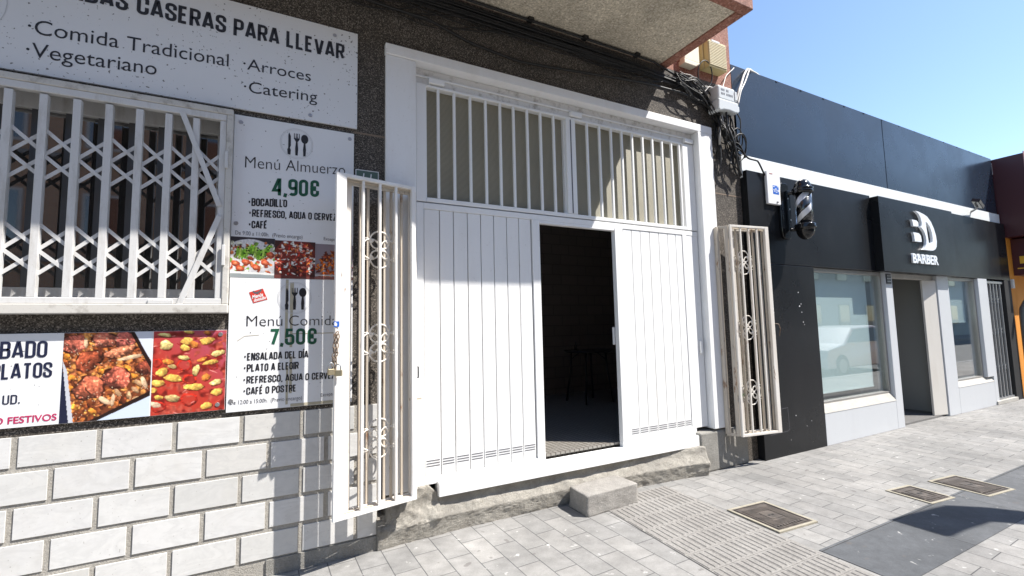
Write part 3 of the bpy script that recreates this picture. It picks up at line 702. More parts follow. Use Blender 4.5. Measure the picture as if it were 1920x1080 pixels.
up = board('menu_board', 'upper white menu board priced 4,90€ with a strip of food photos', -.262, .484, 1.874, 2.948, M['sign'])
cutlery(up, .108, 2.727, 2.882)
bfont('Menú Almuerzo', -.195, .425, 2.598, .077, Y1, M['ink'], up, z_end=2.632, bold=-.012)
bebas('4,90€', -.035, .254, 2.431, .118, Y1, M['green'], up, z_end=2.452, weight=.17)
bebas('·BOCADILLO', -.168, .056, 2.345, .053, Y1, M['ink'], up, z_end=2.358, weight=.165)
bebas('·REFRESCO, AGUA O CERVEZA', -.163, .398, 2.274, .050, Y1, M['ink'], up, z_end=2.294, weight=.165)
bebas('·CAFÉ', -.163, -.060, 2.197, .050, Y1, M['ink'], up, z_end=2.203, weight=.165)
bfont('De 9:00 a 11:00h.  (Previo encargo)', -.238, .154, 2.151, .026, Y1, M['ink_grey'], up, bold=-.01, z_end=2.149)
bfont('Excepto festivos', .289, .465, 2.150, .022, Y1, M['ink_grey'], up, bold=-.01, z_end=2.146)
screws(up, [(-.225, 2.90), (.455, 2.905), (-.236, 2.225), (.458, 2.205)])
lo = board('menu_board', 'lower white menu board priced 7,50€ with red sticker and tape streaks', -.260, .484, 1.030, 1.8725, M['sign'])
cutlery(lo, .113, 1.668, 1.814)
bfont('Menú Comida', -.162, .385, 1.562, .068, Y1, M['ink'], lo, z_end=1.560, bold=-.012)
bebas('7,50€', -.033, .253, 1.434, .109, Y1, M['green'], lo, weight=.17)
bebas('·ENSALADA DEL DÍA', -.168, .203, 1.345, .048, Y1, M['ink'], lo, weight=.165)
bebas('·PLATO A ELEGIR', -.168, .145, 1.274, .048, Y1, M['ink'], lo, weight=.165)
bebas('·REFRESCO, AGUA O CERVEZA', -.169, .40, 1.201, .046, Y1, M['ink'], lo, z_end=1.196, weight=.165)
bebas('·CAFÉ O POSTRE', -.167, .132, 1.131, .046, Y1, M['ink'], lo, z_end=1.128, weight=.165)
bfont('De 12:00 a 15:00h.  (Previo encargo)', -.239, .168, 1.077, .025, Y1, M['ink_grey'], lo, bold=-.01, z_end=1.072)
bfont('Excepto festivos', .282, .463, 1.081, .022, Y1, M['ink_grey'], lo, bold=-.01, z_end=1.086)
screws(lo, [(-.235, 1.10), (.455, 1.105)])
mb = MB()                       # yellowed tape streaks and a scuff
for x0, x1, z0, z1 in ((.058, .075, 1.45, 1.868), (.085, .108, 1.665, 1.85), (.088, .104, 1.42, 1.664), (.090, .106, 1.12, 1.36), (.070, .084, 1.05, 1.30)): mb.box(x0, x1, Y1-.0006, Y1, z0, z1)
mb.box(.10, .44, Y1-.0006, Y1, 1.505, 1.511); mb.strip_xz([(-.21, 1.47), (-.17, 1.50), (-.09, 1.505)], .004, Y1-.0005); mb.box(.1, .47, Y1-.0006, Y1, 1.033, 1.052)
obj('tape_residue', mb, M['tape'], lo)
st = tag(obj('sticker', MB().poly_xz([(-.127, 1.710), (-.047, 1.735), (-.075, 1.806), (-.152, 1.780)], Y1-.0014, Y1-.0002), M['red'], origin=(-.10, Y1, 1.71)), 'small tilted red sticker with white lettering on lower menu board', 'sticker')
bfont('Menús', -.133, -.073, 1.738, .022, Y1-.0015, M['white'], st, z_end=1.757, bold=.03, thick=.0006)
bfont('domicilio', -.124, -.056, 1.718, .020, Y1-.0015, M['white'], st, z_end=1.739, bold=.03, thick=.0006)
mb = MB(); mb.strip_xz([(-.132, 1.787), (-.118, 1.776), (-.105, 1.780), (-.092, 1.785), (-.084, 1.800)], .011, Y1-.0017); mb.box(-.111, -.098, Y1-.0019, Y1-.0015, 1.768, 1.782); obj('print', mb, M['ink_grey'], st)

bn = board('banner', 'low wide banner with SÁBADO lettering and two stew photos beneath the grille', -2.6, -.267, 1.050, 1.542, M['sign'])
bebas('SÁBADO', -1.376, -1.094, 1.412, .090, Y1, M['navy'], bn, weight=.14)
bebas('PLATOS', -1.306, -1.070, 1.304, .082, Y1, M['navy'], bn, weight=.14)
bebas('UD.', -1.256, -1.188, 1.174, .048, Y1, M['navy'], bn, weight=.135)
bfont('O FESTIVOS', -1.283, -1.040, 1.073, .034, Y1, M['magenta'], bn, bold=.018)
screws(bn, [(-.30, 1.515), (-.305, 1.085)])
C = Canvas(132, 160, (120, 62, 34)); rg = np.random.default_rng(5)
for i in range(620): C.ell(rg.random(), rg.random(), rg.uniform(.02, .06), rg.uniform(.015, .038), rg.uniform(0, 180), [(196, 114, 56), (140, 72, 38), (214, 142, 74), (100, 48, 28), (172, 100, 62)][i % 5], .6)
for x, y in ((.05, .27), (.11, .50), (.10, .62), (.15, .83), (.35, .89), (.44, .45), (.72, .42), (.80, .52)): C.ell(x, y, .055, .035, rg.uniform(20, 70), (222, 140, 54), .7)
for cx, cy, rx, ry, an, col in ((.11, .13, .12, .14, 80, (178, 96, 78)), (.45, .09, .14, .10, 10, (190, 108, 86)), (.68, .10, .12, .12, 40, (172, 92, 80)), (.29, .32, .17, .12, -40, (160, 78, 52)),
                                (.63, .23, .18, .07, -18, (196, 120, 88)), (.30, .63, .15, .17, 60, (196, 106, 78)), (.60, .53, .14, .16, 100, (186, 96, 76)), (.93, .43, .10, .11, 60, (150, 74, 54))):
    C.ell(cx, cy, rx*1.04, ry*1.04, an, (70, 30, 18), .2); C.ell(cx, cy, rx, ry, an, col, .75, .16)
    for k in range(5): C.ell(cx+rg.uniform(-.5, .5)*rx, cy+rg.uniform(-.6, .2)*ry, .035, .014, an+rg.uniform(-30, 30), tuple(min(255, int(c*1.28)) for c in col), .3)
    for k in range(3): C.ell(cx+rg.uniform(-.4, .6)*rx, cy+rg.uniform(0, .7)*ry, .03, .010, an+rg.uniform(-40, 40), tuple(int(c*.5) for c in col), .3)
for i in range(120): C.ell(rg.random(), rg.random(), .008, .004, rg.uniform(0, 180), (250, 214, 180), .2)
for cx, cy, rx, ry, an in ((.75, .30, .15, .028, -12), (.48, .78, .085, .035, 38), (.57, .78, .022, .085, 5), (.24, .12, .022, .07, -5), (.92, .60, .03, .09, -20)): C.ell(cx, cy, rx, ry, an, (232, 196, 158), .35, .08)
for x, y in ((.62, .70), (.82, .68), (.85, .60), (.75, .74), (.85, .78)): C.ell(x, y, .06, .028, rg.uniform(0, 90), (206, 160, 118), .5)
C.poly([(.76, 0), (1, 0), (1, .36)], (226, 232, 244)); C.poly([(.73, 0), (.78, 0), (1.0, .37), (1, .46)], (42, 24, 20))
C.poly([(0, .34), (.12, 1), (0, 1)], (30, 34, 60)); C.poly([(0, .30), (.055, .42), (.15, 1.0), (.10, 1.0)], (206, 208, 216))
C.poly([(1, .73), (1, 1), (.34, 1)], (214, 226, 244)); C.poly([(1, .70), (1, .76), (.40, 1), (.30, 1)], (40, 22, 18))
C.build('food_photo', -1.030, -.640, 1.0515, 1.5405, Y1-.0004, bn)
C = Canvas(124, 160, (196, 62, 46)); rg = np.random.default_rng(8)
mm = np.clip(1.3*(C.X*.7+(1-C.Y))-.85, 0, 1); C.a = C.a*(1-mm[..., None])+np.array((188, 84, 104))/255.*mm[..., None]
C.mottle((150, 38, 30), 0, 7, thr=.6); C.mottle((224, 98, 78), 0, 10, thr=.66)
for i in range(45): C.ell(rg.random(), rg.random(), rg.uniform(.02, .07), .006, rg.uniform(-40, 40), [(236, 150, 140), (150, 34, 28), (226, 92, 66)][i % 3], .2)
for cx, cy, r in ((.42, .42, .11), (.50, .60, .10), (.82, .45, .07), (.05, .38, .08), (.5, .84, .12), (.1, .9, .1)): C.ell(cx, cy, r, r*.85, 20, (206, 50, 34), .5, .1, hole=.72)
for cx, cy, rx, ry, an, col in ((.17, .17, .085, .075, 20, 0), (.45, .13, .085, .06, 5, 1), (.72, .13, .10, .055, -12, 1), (.88, .29, .10, .045, -15, 0), (.42, .21, .07, .045, 20, 1), (.54, .17, .06, .05, 40, 2), (.20, .37, .075, .04, 10, 2), (.41, .33, .08, .035, 12, 0),
                                (.13, .49, .08, .06, -30, 1), (.58, .49, .045, .09, 15, 0), (.78, .40, .11, .035, -10, 1), (.28, .57, .12, .055, 12, 1), (.08, .62, .09, .05, 5, 1), (.56, .69, .14, .05, 3, 1), (.72, .58, .06, .05, -35, 2), (.86, .65, .085, .045, -15, 0), (.88, .77, .08, .055, -10, 1),
                                (.28, .81, .10, .055, 12, 3), (.10, .79, .06, .035, 10, 1), (.74, .93, .08, .05, -10, 1), (.15, .05, .09, .03, 10, 0), (.47, .02, .07, .025, 10, 1), (.72, .03, .05, .03, 10, 2), (.26, .43, .06, .03, 10, 3), (.66, .36, .07, .03, -20, 2), (.02, .70, .05, .04, 0, 1)):
    C.ell(cx+.008, cy+.012, rx, ry, an, (134, 34, 24), .2); C.ell(cx, cy, rx, ry, an, [(236, 206, 132), (240, 190, 92), (232, 140, 62), (196, 166, 110)][col], .5, .14)
C.ell(.05, .87, .09, .04, 20, (222, 190, 160), .4)
C.build('food_photo', -.634, -.2675, 1.0515, 1.5405, Y1-.0004, bn)
# three salad pictures along the foot of the upper board
C = Canvas(96, 100, (60, 56, 62)); rg = np.random.default_rng(11)
C.ell(.45, .62, .66, .60, 0, (214, 212, 214), .2, .02); 
for i in range(90): C.ell(rg.uniform(0, 1), rg.uniform(.12, .9), rg.uniform(.03, .09), rg.uniform(.02, .05), rg.uniform(0, 180), [(196, 88, 54), (226, 226, 200), (120, 160, 60), (214, 120, 70), (240, 236, 226), (150, 70, 44)][i % 6], .5)
for i in range(13): C.ell(.16+i*.058, .37+.06*math.sin(i*.9), .035, .15, 8, [(142, 196, 62), (178, 216, 92), (116, 168, 48)][i % 3], .5, .06)
for i in range(22): C.ell(rg.uniform(.1, .9), rg.uniform(.2, .45), .022, .018, 0, (44, 40, 28), .3)
for cx, cy in ((.12, .66), (.58, .74), (.78, .62), (.90, .42), (.35, .62), (.22, .78)): C.ell(cx, cy, .10, .075, 20, (192, 84, 52), .5, .1); C.ell(cx, cy, .05, .04, 20, (222, 120, 84), .4)
C.poly([(0, .88), (1, .93), (1, 1), (0, 1)], (150, 158, 160)); C.poly([(0, .84), (1, .88), (1, .92), (0, .90)], (232, 234, 230))
C.build('food_photo', -.2615, -.012, 1.8755, 2.138, Y1-.0004, up)
C = Canvas(96, 100, (72, 42, 40)); rg = np.random.default_rng(12)
C.ell(.5, .5, .52, .62, 0, (120, 48, 40), .3, .05)
for i in range(210): 
    a = rg.uniform(0, 6.28); r = math.sqrt(rg.random())*.5; C.ell(.5+r*math.cos(a), .5+r*math.sin(a)*1.05, rg.uniform(.02, .07), rg.uniform(.012, .035), rg.uniform(0, 180), [(206, 66, 50), (236, 224, 214), (150, 42, 34), (228, 130, 110), (236, 236, 226), (214, 120, 56), (60, 30, 28)][i % 7], .5)
C.poly([(0, .90), (1, .94), (1, 1), (0, 1)], (110, 60, 56))
C.build('food_photo', -.0115, .236, 1.8755, 2.130, Y1-.0004, up)
C = Canvas(96, 100, (150, 138, 146)); rg = np.random.default_rng(13)
for i in range(170):
    a = rg.uniform(0, 6.28); r = math.sqrt(rg.random()); x = .5+r*.48*math.cos(a); y = .66+r*.44*math.sin(a)
    C.ell(x, y, rg.uniform(.03, .08), rg.uniform(.015, .035), rg.uniform(0, 180), [(206, 92, 30), (228, 116, 40), (170, 70, 26), (240, 140, 60), (110, 44, 24)][i % 5], .5)
for i in range(40): C.ell(rg.uniform(.25, .8), rg.uniform(.22, .5), .06, .025, rg.uniform(0, 180), [(120, 50, 30), (84, 40, 28), (150, 74, 40)][i % 3], .4)
C.ell(.93, .5, .04, .05, 0, (110, 150, 60), .4); C.poly([(0, .86), (1, .86), (1, .90), (0, .90)], (206, 200, 198)); C.poly([(0, .92), (1, .92), (1, 1), (0, 1)], (150, 96, 90))
C.build('food_photo', .2365, .4835, 1.8755, 2.122, Y1-.0004, up)
# house number
pq = tag(obj('number_plaque', MB().box(.497, .662, -.012, -.002, 2.575, 2.690), M['plaque'], origin=(.58, 0, 2.575), bevel=.003), 'small green enamel house number plaque beside the door casing', 'plaque')
mb = MB(); mb.strip_xz([(.549, 2.60), (.556, 2.665)], .008, -.0128); mb.strip_xz([(.601, 2.60), (.608, 2.665)], .008, -.0128); obj('number', mb, M['white'], pq)
mb = MB(); mb.strip_xz([(.500, 2.578), (.659, 2.578), (.659, 2.687), (.500, 2.687)], .005, -.0128, True); obj('border', mb, M['white'], pq)

# ================================================================== FOLDING SECURITY GATES
def scroll(mb, cx, cz, ex, ey, o, r=.126):
    """wrought rosette: ring of C scrolls in the plane spanned by ex (unit, horizontal) and z at origin o"""
    def P(u, z): return (o[0]+ex[0]*(cx+u), o[1]+ex[1]*(cx+u)+ey, cz+z)
    R0_, k0 = r*.52, r*.50
    for q in range(4):                                   # four C scrolls, one to each side
        a = q*math.pi/2; du, dz_ = math.cos(a), math.sin(a); tu, tz = -dz_, du
        for sgn in (1, -1):
            u, w, h = k0+R0_, 0., math.pi/2; pts = [(u, w)]; turned = 0.
            while turned < 5.6:
                R_ = R0_ if turned < 1.55 else R0_*max(.16, 1-(turned-1.55)/2.6*.78)
                ds = .0085 if R_ > .03 else .0045
                u += math.cos(h)*ds; w += math.sin(h)*ds; h += ds/R_; turned += ds/R_; pts.append((u, w))
            mb.tube([P(du*p+tu*c*sgn, dz_*p+tz*c*sgn) for p, c in pts], .0062, 5)
        b = a+math.pi/4; cu, cz_ = math.cos(b), math.sin(b)   # collar and leaf tips at the diagonal
        mb.tube([P(cu*r*.62-cz_*.02, cz_*r*.62+cu*.02), P(cu*r*.62+cz_*.02, cz_*r*.62-cu*.02)], .0085, 6)
        for sgn in (1, -1):
            mb.tube([P(cu*r*.60, cz_*r*.60), P(cu*r*.92-cz_*.010*sgn, cz_*r*.92+cu*.010*sgn), P(cu*r*1.12-cz_*.036*sgn, cz_*r*1.12+cu*.036*sgn)], [.005, .0045, .002], 5)
def gate_panel(parent, name, A, B, z0, z1, bars, m, mbar, stile=(.06, .03), depth=.03, rosettes=(), rail=.025):
    """one leaf between ground-plan points A and B"""
    A = Vector((A[0], A[1], 0)); B = Vector((B[0], B[1], 0)); L = (B-A).length; ex = (B-A).normalized(); ny = Vector((ex.y, -ex.x, 0))
    def bx(mb, u0, u1, d0, d1, za, zb):
        c = [A+ex*u+ny*d for u, d in ((u0, d0), (u1, d0), (u1, d1), (u0, d1))]
        mb.add([(p.x, p.y, za) for p in c]+[(p.x, p.y, zb) for p in c], [(0, 3, 2, 1), (4, 5, 6, 7), (0, 1, 5, 4), (1, 2, 6, 5), (2, 3, 7, 6), (3, 0, 4, 7)])
    mb = MB(); bx(mb, 0, stile[0], 0, depth, z0, z1); bx(mb, L-stile[1], L, 0, depth, z0, z1)
    bx(mb, stile[0], L-stile[1], 0, depth, z1-rail, z1); bx(mb, stile[0], L-stile[1], 0, depth, z0, z0+rail)
    fr = obj(name, mb, m, parent, bevel=.003)
    for u in bars:
        mb = MB(); bx(mb, u-.0085, u+.0085, .006, .024, z0+rail, z1-rail); obj('bar', mb, mbar, fr, bevel=.002)
    for (cu, cz, off) in rosettes:
        mb = MB(); scroll(mb, cu, cz, (ex.x, ex.y), 0, (A.x+ny.x*off, A.y+ny.y*off)); obj('rosette', mb, M['gate'], fr)
    return fr
lg = thing('folding_gate', 'rusty white folded security gate standing over the menu boards', 'security gate', (.62, -.16, .335), 'folding gates flanking the white door')
lg['label'] = 'rusty white folded security gate with chain, left of the door by the menu boards'
gate_panel(lg, 'front_panel', (.337, -.236), (.900, -.112), .335, 2.570, (.185, .305, .425), M['gate_front'], M['gate_front'], stile=(.068, .034), depth=.028)
gate_panel(lg, 'middle_panel', (.372, -.192), (.896, -.098), .340, 2.558, (.150, .268, .388), M['gate_old'], M['gate'], stile=(.03, .02), depth=.022, rosettes=((.283, 2.085, -.012), (.283, 1.43, -.012), (.283, .785, -.012)))
gate_panel(lg, 'back_panel', (.400, -.150), (.893, -.062), .345, 2.545, (.112, .165, .285, .335, .415), M['gate'], M['gate_old'], stile=(.05, .03), depth=.026)
mb = MB(); mb.box(.8935, .925, -.078, -.031, .36, 2.55); obj('hinge_post', mb, M['gate_old'], lg, bevel=.003)
mb = MB()
for z in (.62, 1.45, 2.30): mb.tube([(.905, -.095, z), (.905, -.095, z+.10)], .011, 8)
mb.box(.86, .95, -.115, -.105, 1.015, 1.03); obj('hinge', mb, M['gate_old'], lg)
rgt = thing('folding_gate', 'rusty white folded security gate with worn scrollwork, between the door and the barber shop', 'security gate', (4.6, -.12, .335), 'folding gates flanking the white door')
gate_panel(rgt, 'front_panel', (4.318, -.156), (4.852, -.235), .335, 2.568, (.150, .265, .380), M['gate'], M['gate'], stile=(.026, .052), depth=.03)
gate_panel(rgt, 'middle_panel', (.0+4.330, -.122), (4.825, -.196), .340, 2.556, (.115, .345, .425), M['gate_old'], M['gate_old'], stile=(.02, .02), depth=.02, rosettes=((.225, 2.17, -.006), (.225, 1.46, -.006), (.225, .77, -.006)))
gate_panel(rgt, 'back_panel', (4.340, -.085), (4.800, -.160), .345, 2.545, (.10, .21, .32), M['gate'], M['gate'], stile=(.03, .03), depth=.026)
gate_panel(rgt, 'side_panel', (4.245, -.050), (4.322, -.150), .34, 2.560, (), M['gate_old'], M['gate'], stile=(.032, .034), depth=.022)
mb = MB(); mb.box(4.225, 4.262, -.09, -.047, .36, 2.55); obj('hinge_post', mb, M['gate_old'], rgt, bevel=.003)
mb = MB(); mb.tube([(4.86, -.24, 1.50), (4.89, -.28, 1.49), (4.93, -.27, 1.44), (4.92, -.26, 1.36)], .004, 6); obj('tie_wire', mb, M['rusty_chain'], rgt)
# weathered flaking patches on the left stile
# padlocks and chain hanging on the left gate
ch = MB()
def link(c, ang, tilt): 
    pts = []
    for t in np.linspace(0, 2*math.pi, 12, endpoint=False):
        u = math.cos(t)*.0085; v = math.sin(t)*.019
        pts.append((c[0]+u*math.cos(ang), c[1]+u*math.sin(ang), c[2]+v)) if not tilt else pts.append((c[0]+u*math.cos(ang)+v*.35, c[1]+u*math.sin(ang), c[2]+v*.93))
    return pts
for s_, x0, x1 in ((0, .342, .330), (1, .360, .344)):
    for k in range(8): ch.tube(link((x0+(x1-x0)*k/7, -.268-.004*s_, 1.485-k*.029), (k % 2)*1.5+.4, k % 3 == 1), .0032, 6, True)
ch.tube(link((.352, -.272, 1.50), .1, 1), .0034, 6, True)
tag(obj('chain', ch, M['rusty_chain'], origin=(.345, -.284, 1.26)), 'short rusty chain hanging down the white stile of the left gate', 'chain')
def padlock(x, y, z, rot, label, w=.046):
    t = thing('padlock', label, 'padlock', (x, y, z), 'padlocks on the gate chain'); t.rotation_euler = (0, 0, 0)
    c, s = math.cos(rot), math.sin(rot)
    def rx(a, b, cc): return (x+a*c-b*s, y+a*s+b*c, z+cc)
    mb = MB(); w2 = w/2; d = .011
    vs = [rx(*p) for p in ((-w2, -d, 0), (w2, -d, 0), (w2, d, 0), (-w2, d, 0), (-w2, -d, .038), (w2, -d, .038), (w2, d, .038), (-w2, d, .038))]
    mb.add(vs, [(0, 3, 2, 1), (4, 5, 6, 7), (0, 1, 5, 4), (1, 2, 6, 5), (2, 3, 7, 6), (3, 0, 4, 7)]); obj('body', mb, M['brass'], t, bevel=.003)
    mb = MB(); mb.tube([rx(-.015, 0, .036), rx(-.015, 0, .056)] + [rx(.015*math.cos(a), 0, .058+.017*math.sin(a)) for a in np.linspace(math.pi, 0, 8)] + [rx(.015, 0, .036)], .0038, 8); obj('shackle', mb, M['steel'], t)
padlock(.318, -.288, 1.245, .25, 'narrow tan padlock hanging at the left end of the rusty chain', .040)
padlock(.362, -.284, 1.235, -.45, 'wider tan padlock hanging against the white gate stile', .048)
stk = tag(obj('sticker', MB().poly_xz([(.335, 1.545), (.368, 1.546), (.368, 1.582), (.335, 1.581)], -.2655, -.264), M['blue'], origin=(.35, -.265, 1.545)), 'tiny worn blue and white sticker on the left gate stile', 'sticker')
mb = MB(); mb.poly_xz([(.338, 1.555), (.352, 1.550), (.355, 1.565), (.345, 1.578), (.338, 1.574)], -.2662, -.2656); obj('print', mb, M['white'], stk)
# weed rooted by the right gate
wd = MB(); rw = random.Random(3)
for k in range(26):
    a = rw.uniform(0, 6.28); l = rw.uniform(.02, .06); d = Vector((math.cos(a)*l, -abs(math.sin(a))*l*.7, rw.uniform(-.01, .035))); b = Vector((4.335+rw.uniform(-.02, .06), -.15, .745+rw.uniform(-.012, .012))); n = Vector((-d.y, d.x, .01)).normalized()*.004
    wd.add([b-n*.5, b+d*.6+n, b+d, b+d*.6-n], [(0, 1, 2, 3)])
    wd.tube([b, b+d*.7], .001, 4)
tag(obj('weed', wd, M['weed'], origin=(4.335, -.15, .74)), 'small green weed sprouting through the right folding gate', 'weed')

# ================================================================== LOOSE BLOCK, MANHOLES
def rough_block():
    from mathutils import noise as N
    bm = bmesh.new(); bmesh.ops.create_cube(bm, size=1.); bmesh.ops.subdivide_edges(bm, edges=bm.edges[:], cuts=22, use_grid_fill=True)
    L, D, H = .545, .27, .168
    for v in bm.verts:
        x, y, z = v.co; r = .016                     # rounded worn corners
        q = Vector((x*L, y*D, z*H)); lim = Vector((L/2-r, D/2-r, H/2-r)); c = Vector([max(-lim[i], min(lim[i], q[i])) for i in range(3)]); d = q-c
        if d.length > 1e-6: q = c+d.normalized()*min(d.length, r*1.15)
        n = N.noise(q*9)*.007+N.noise(q*28)*.004+N.noise(q*70)*.002; q += (q.normalized() if q.length else q)*n
        q.x += (.03*(q.y/D) if q.x < 0 else 0); v.co = q
    me = bpy.data.meshes.new('concrete_block'); bm.to_mesh(me); bm.free(); me.materials.append(M['block']); me.polygons.foreach_set('use_smooth', [True]*len(me.polygons))
    o = bpy.data.objects.new('concrete_block', me); S.collection.objects.link(o); o.location = (2.512, -.158, .082); o.rotation_euler = (0, 0, math.radians(3)); return o
tag(rough_block(), 'loose grey concrete block used as a doorstep below the opening', 'concrete block')

def manhole(cx, cy, w, h, rot, label, rib_dir):
    t = thing('manhole_cover', label, 'manhole cover', (cx, cy, .004), 'manhole covers in the pavement'); t.rotation_euler = (0, 0, rot)
    def o_(name, mb, m, **k):
        me = obj(name, mb, m, None, **k); me.parent = t; return me
    z0 = -.0035; mb = MB(); b = .022
    for q in ((-w/2-b, -w/2, -h/2-b, h/2+b), (w/2, w/2+b, -h/2-b, h/2+b), (-w/2, w/2, -h/2-b, -h/2), (-w/2, w/2, h/2, h/2+b)): mb.box(q[0], q[1], q[2], q[3], z0, .0045+(.004 if cx < 4 else 0))
    o_('mortar_border', mb, M['iron_border'])
    zt = .004+(.004 if cx < 4 else 0); mb = MB(); mb.box(-w/2+.002, w/2-.002, -h/2+.002, h/2-.002, z0, zt); o_('plate', mb, M['iron'])
    mb = MB(); n = 22
    for i in range(n):
        y = -h/2+.07+(h-.14)*i/(n-1)
        for xa, xb in ((-w/2+.04, -.075), (.075, w/2-.04)): mb.box(xa, xb, y-.004, y+.004, zt, zt+.004)
        if abs(y) > .075: mb.box(-.074, .074, y-.004, y+.004, zt, zt+.004)
    for y in (-h/2+.012, h/2-.02): mb.box(-w/2+.012, w/2-.012, y, y+.008, zt, zt+.005)
    for x in (-w/2+.012, w/2-.02): mb.box(x, x+.008, -h/2+.021, h/2-.021, zt, zt+.005)
    for i in range(9): mb.box(-w/2+.05+i*(w-.1)/9, -w/2+.05+i*(w-.1)/9+.016, -h/2+.030, -h/2+.052, zt, zt+.005)
    o_('rib', mb, M['iron'])
    mb = MB(); mb.box(-.058, .058, -.058, .058, zt, zt+.003); o_('badge', mb, M['iron'])
    mb = MB(); mb.box(-.028, -.006, -.008, .008, zt+.003, zt+.0045); mb.box(.010, .030, -.008, .008, zt+.003, zt+.0045); o_('key_hole', mb, M['dark'])
manhole(3.475, -1.010, .375, .415, math.radians(-4), 'rusty brown manhole cover overlapping the ribbed tactile strip', 0)
manhole(4.985, -1.362, .285, .30, math.radians(-6), 'small dark grey manhole cover, middle one of the three', 0)
manhole(5.620, -1.485, .37, .39, math.radians(-6), 'brown manhole cover farthest along the pavement towards the barber shop', 0)

# ================================================================== CABLES AND BOXES
def wobble(pts, n, amp, rng, sag=0.):
    P = [Vector(p) for p in pts]; out = []; ph = [rng.uniform(0, 6.28) for _ in range(4)]
    seg = [(b-a).length for a, b in zip(P, P[1:])]; tot = sum(seg)
    for i in range(n+1):
        d = tot*i/n; k = 0
        while k < len(seg)-1 and d > seg[k]: d -= seg[k]; k += 1
        p = P[k].lerp(P[k+1], min(d/seg[k], 1)); t = i/n
        out.append(p + Vector((0, amp*.5*math.sin(9*t+ph[0]), amp*math.sin(5*t+ph[1])+amp*.6*math.sin(13*t+ph[2])-sag*math.sin(math.pi*t))))
    return out
rc = random.Random(12); mb = MB()
for k in range(34):
    z = 4.20-.0075*(k % 11)+rc.uniform(-.02, .02); y = -.018-.006*(k % 4)
    mb.tube(wobble([(-3, y, z), (1.3, y, z+.005), (2.6, y, z-.008), (3.4, y, z-.02), (3.95, y, z-.055), (4.25, y, z-.13), (4.42, y, z-.24)], 60, .012, rc), rc.uniform(.004, .008), 5)
for x0, x1, s_ in ((.1, 1.5, .17), (.3, 1.7, .24), (-.2, 1.2, .13), (1.4, 2.6, .07), (2.0, 3.4, .12), (2.3, 3.6, .16), (2.5, 3.9, .09), (-1.5, .4, .16), (.2, 1.9, .20), (.0, 1.1, .22), (.5, 2.2, .14), (.9, 2.4, .10), (1.2, 3.0, .13), (1.8, 3.7, .10), (2.6, 4.0, .13), (.3, 1.3, .19), (-.4, .9, .21), (2.2, 3.9, .18)):
    mb.tube(wobble([(x0, -.03, 4.18), (x1, -.03, 4.17)], 26, .008, rc, s_), rc.uniform(.003, .0055), 5)
tag(obj('cable_bundle', mb, M['cable'], origin=(1, 0, 4.0)), 'thick bundle of black cables running under the balcony soffit', 'cables')
mb = MB(); mb.tube(wobble([(-3, -.055, 4.252), (1.2, -.055, 4.252), (2.5, -.055, 4.250), (3.45, -.055, 4.248), (3.80, -.045, 4.18)], 60, .004, rc), .011, 7)
for x in (1.95, 2.55, 3.2): mb.box(x, x+.05, -.085, -.03, 4.245, 4.272)
tag(obj('clipped_cable', mb, M['cable'], origin=(1, 0, 4.2)), 'black cable clipped along the edge of the balcony soffit', 'cable')
mb = MB(); mb.tube(wobble([(.25, -.03, 4.03), (.75, -.03, 4.0), (1.04, -.03, 3.995), (1.41, -.03, 3.895), (1.85, -.03, 3.855), (2.1, -.03, 3.875), (2.62, -.035, 3.925), (3.3, -.045, 3.985), (3.85, -.05, 4.0), (4.2, -.05, 3.95), (4.45, -.04, 3.83)], 60, .003, rc), .012, 8)
tag(obj('wall_cable', mb, M['cable'], origin=(1, 0, 3.9)), 'single thick black cable sagging across the granite above the door', 'cable')
rc = random.Random(5); mb = MB()
for k in range(15):                              # tangle feeding and leaving the box
    x = rc.uniform(4.36, 4.58); y = rc.uniform(-.12, -.02); L = rc.uniform(.2, .85); e = x+rc.uniform(-.08, .22)
    mb.tube(wobble([(x, y, rc.uniform(3.72, 3.95)), (x+rc.uniform(-.05, .05), y-.02, 3.62), (e, y, 3.88-L)], 14, .035, rc), rc.uniform(.006, .012), 6)
for k in range(16):
    z = rc.uniform(3.9, 4.25); y = rc.uniform(-.10, -.02)
    mb.tube(wobble([(3.75, y+.0, 4.21-.01*k), (4.05+rc.uniform(-.1, .1), y, z), (4.32, y, rc.uniform(3.80, 4.05)), (4.48, y-.02, rc.uniform(3.55, 3.8))], 16, .035, rc), rc.uniform(.004, .008), 5)
for cx, cz, r in ((4.19, 4.27, .15), (4.36, 3.93, .09), (4.66, 3.60, .13), (4.70, 3.52, .15), (4.73, 3.56, .12)):
    mb.tube([(cx+r*math.cos(a)*.75, -.09-.02*math.sin(a), cz+r*math.sin(a)) for a in np.linspace(0, 2*math.pi, 22, endpoint=False)], .007, 6, True)
mb.tube(wobble([(4.60, -.09, 3.75), (4.70, -.09, 3.50), (4.85, -.10, 3.42), (5.00, -.10, 3.40), (5.10, -.10, 3.24)], 20, .012, rc), .010, 7)
mb.tube(wobble([(4.55, -.1, 4.15), (4.72, -.1, 3.85), (4.68, -.1, 3.5), (4.60, -.08, 3.25)], 20, .02, rc), .007, 6)
for s_ in (.0, .04, .09): mb.tube(wobble([(4.45+s_, -.05, 3.70), (4.50+s_, -.05, 3.50), (4.62+s_, -.05, 3.32), (4.75, -.04, 3.26)], 14, .015, rc), .007, 6)
tag(obj('cable_tangle', mb, M['cable'], origin=(4.45, -.05, 3.2)), 'tangled black cables looping around and below the grey junction box', 'cables')
mb = MB(); rc = random.Random(9)
mb.tube(wobble([(4.66, -.10, 4.02), (4.74, -.10, 4.22), (4.90, -.06, 4.44), (5.05, -.01, 4.60), (5.30, .03, 4.592)], 24, .008, rc), .014, 7)
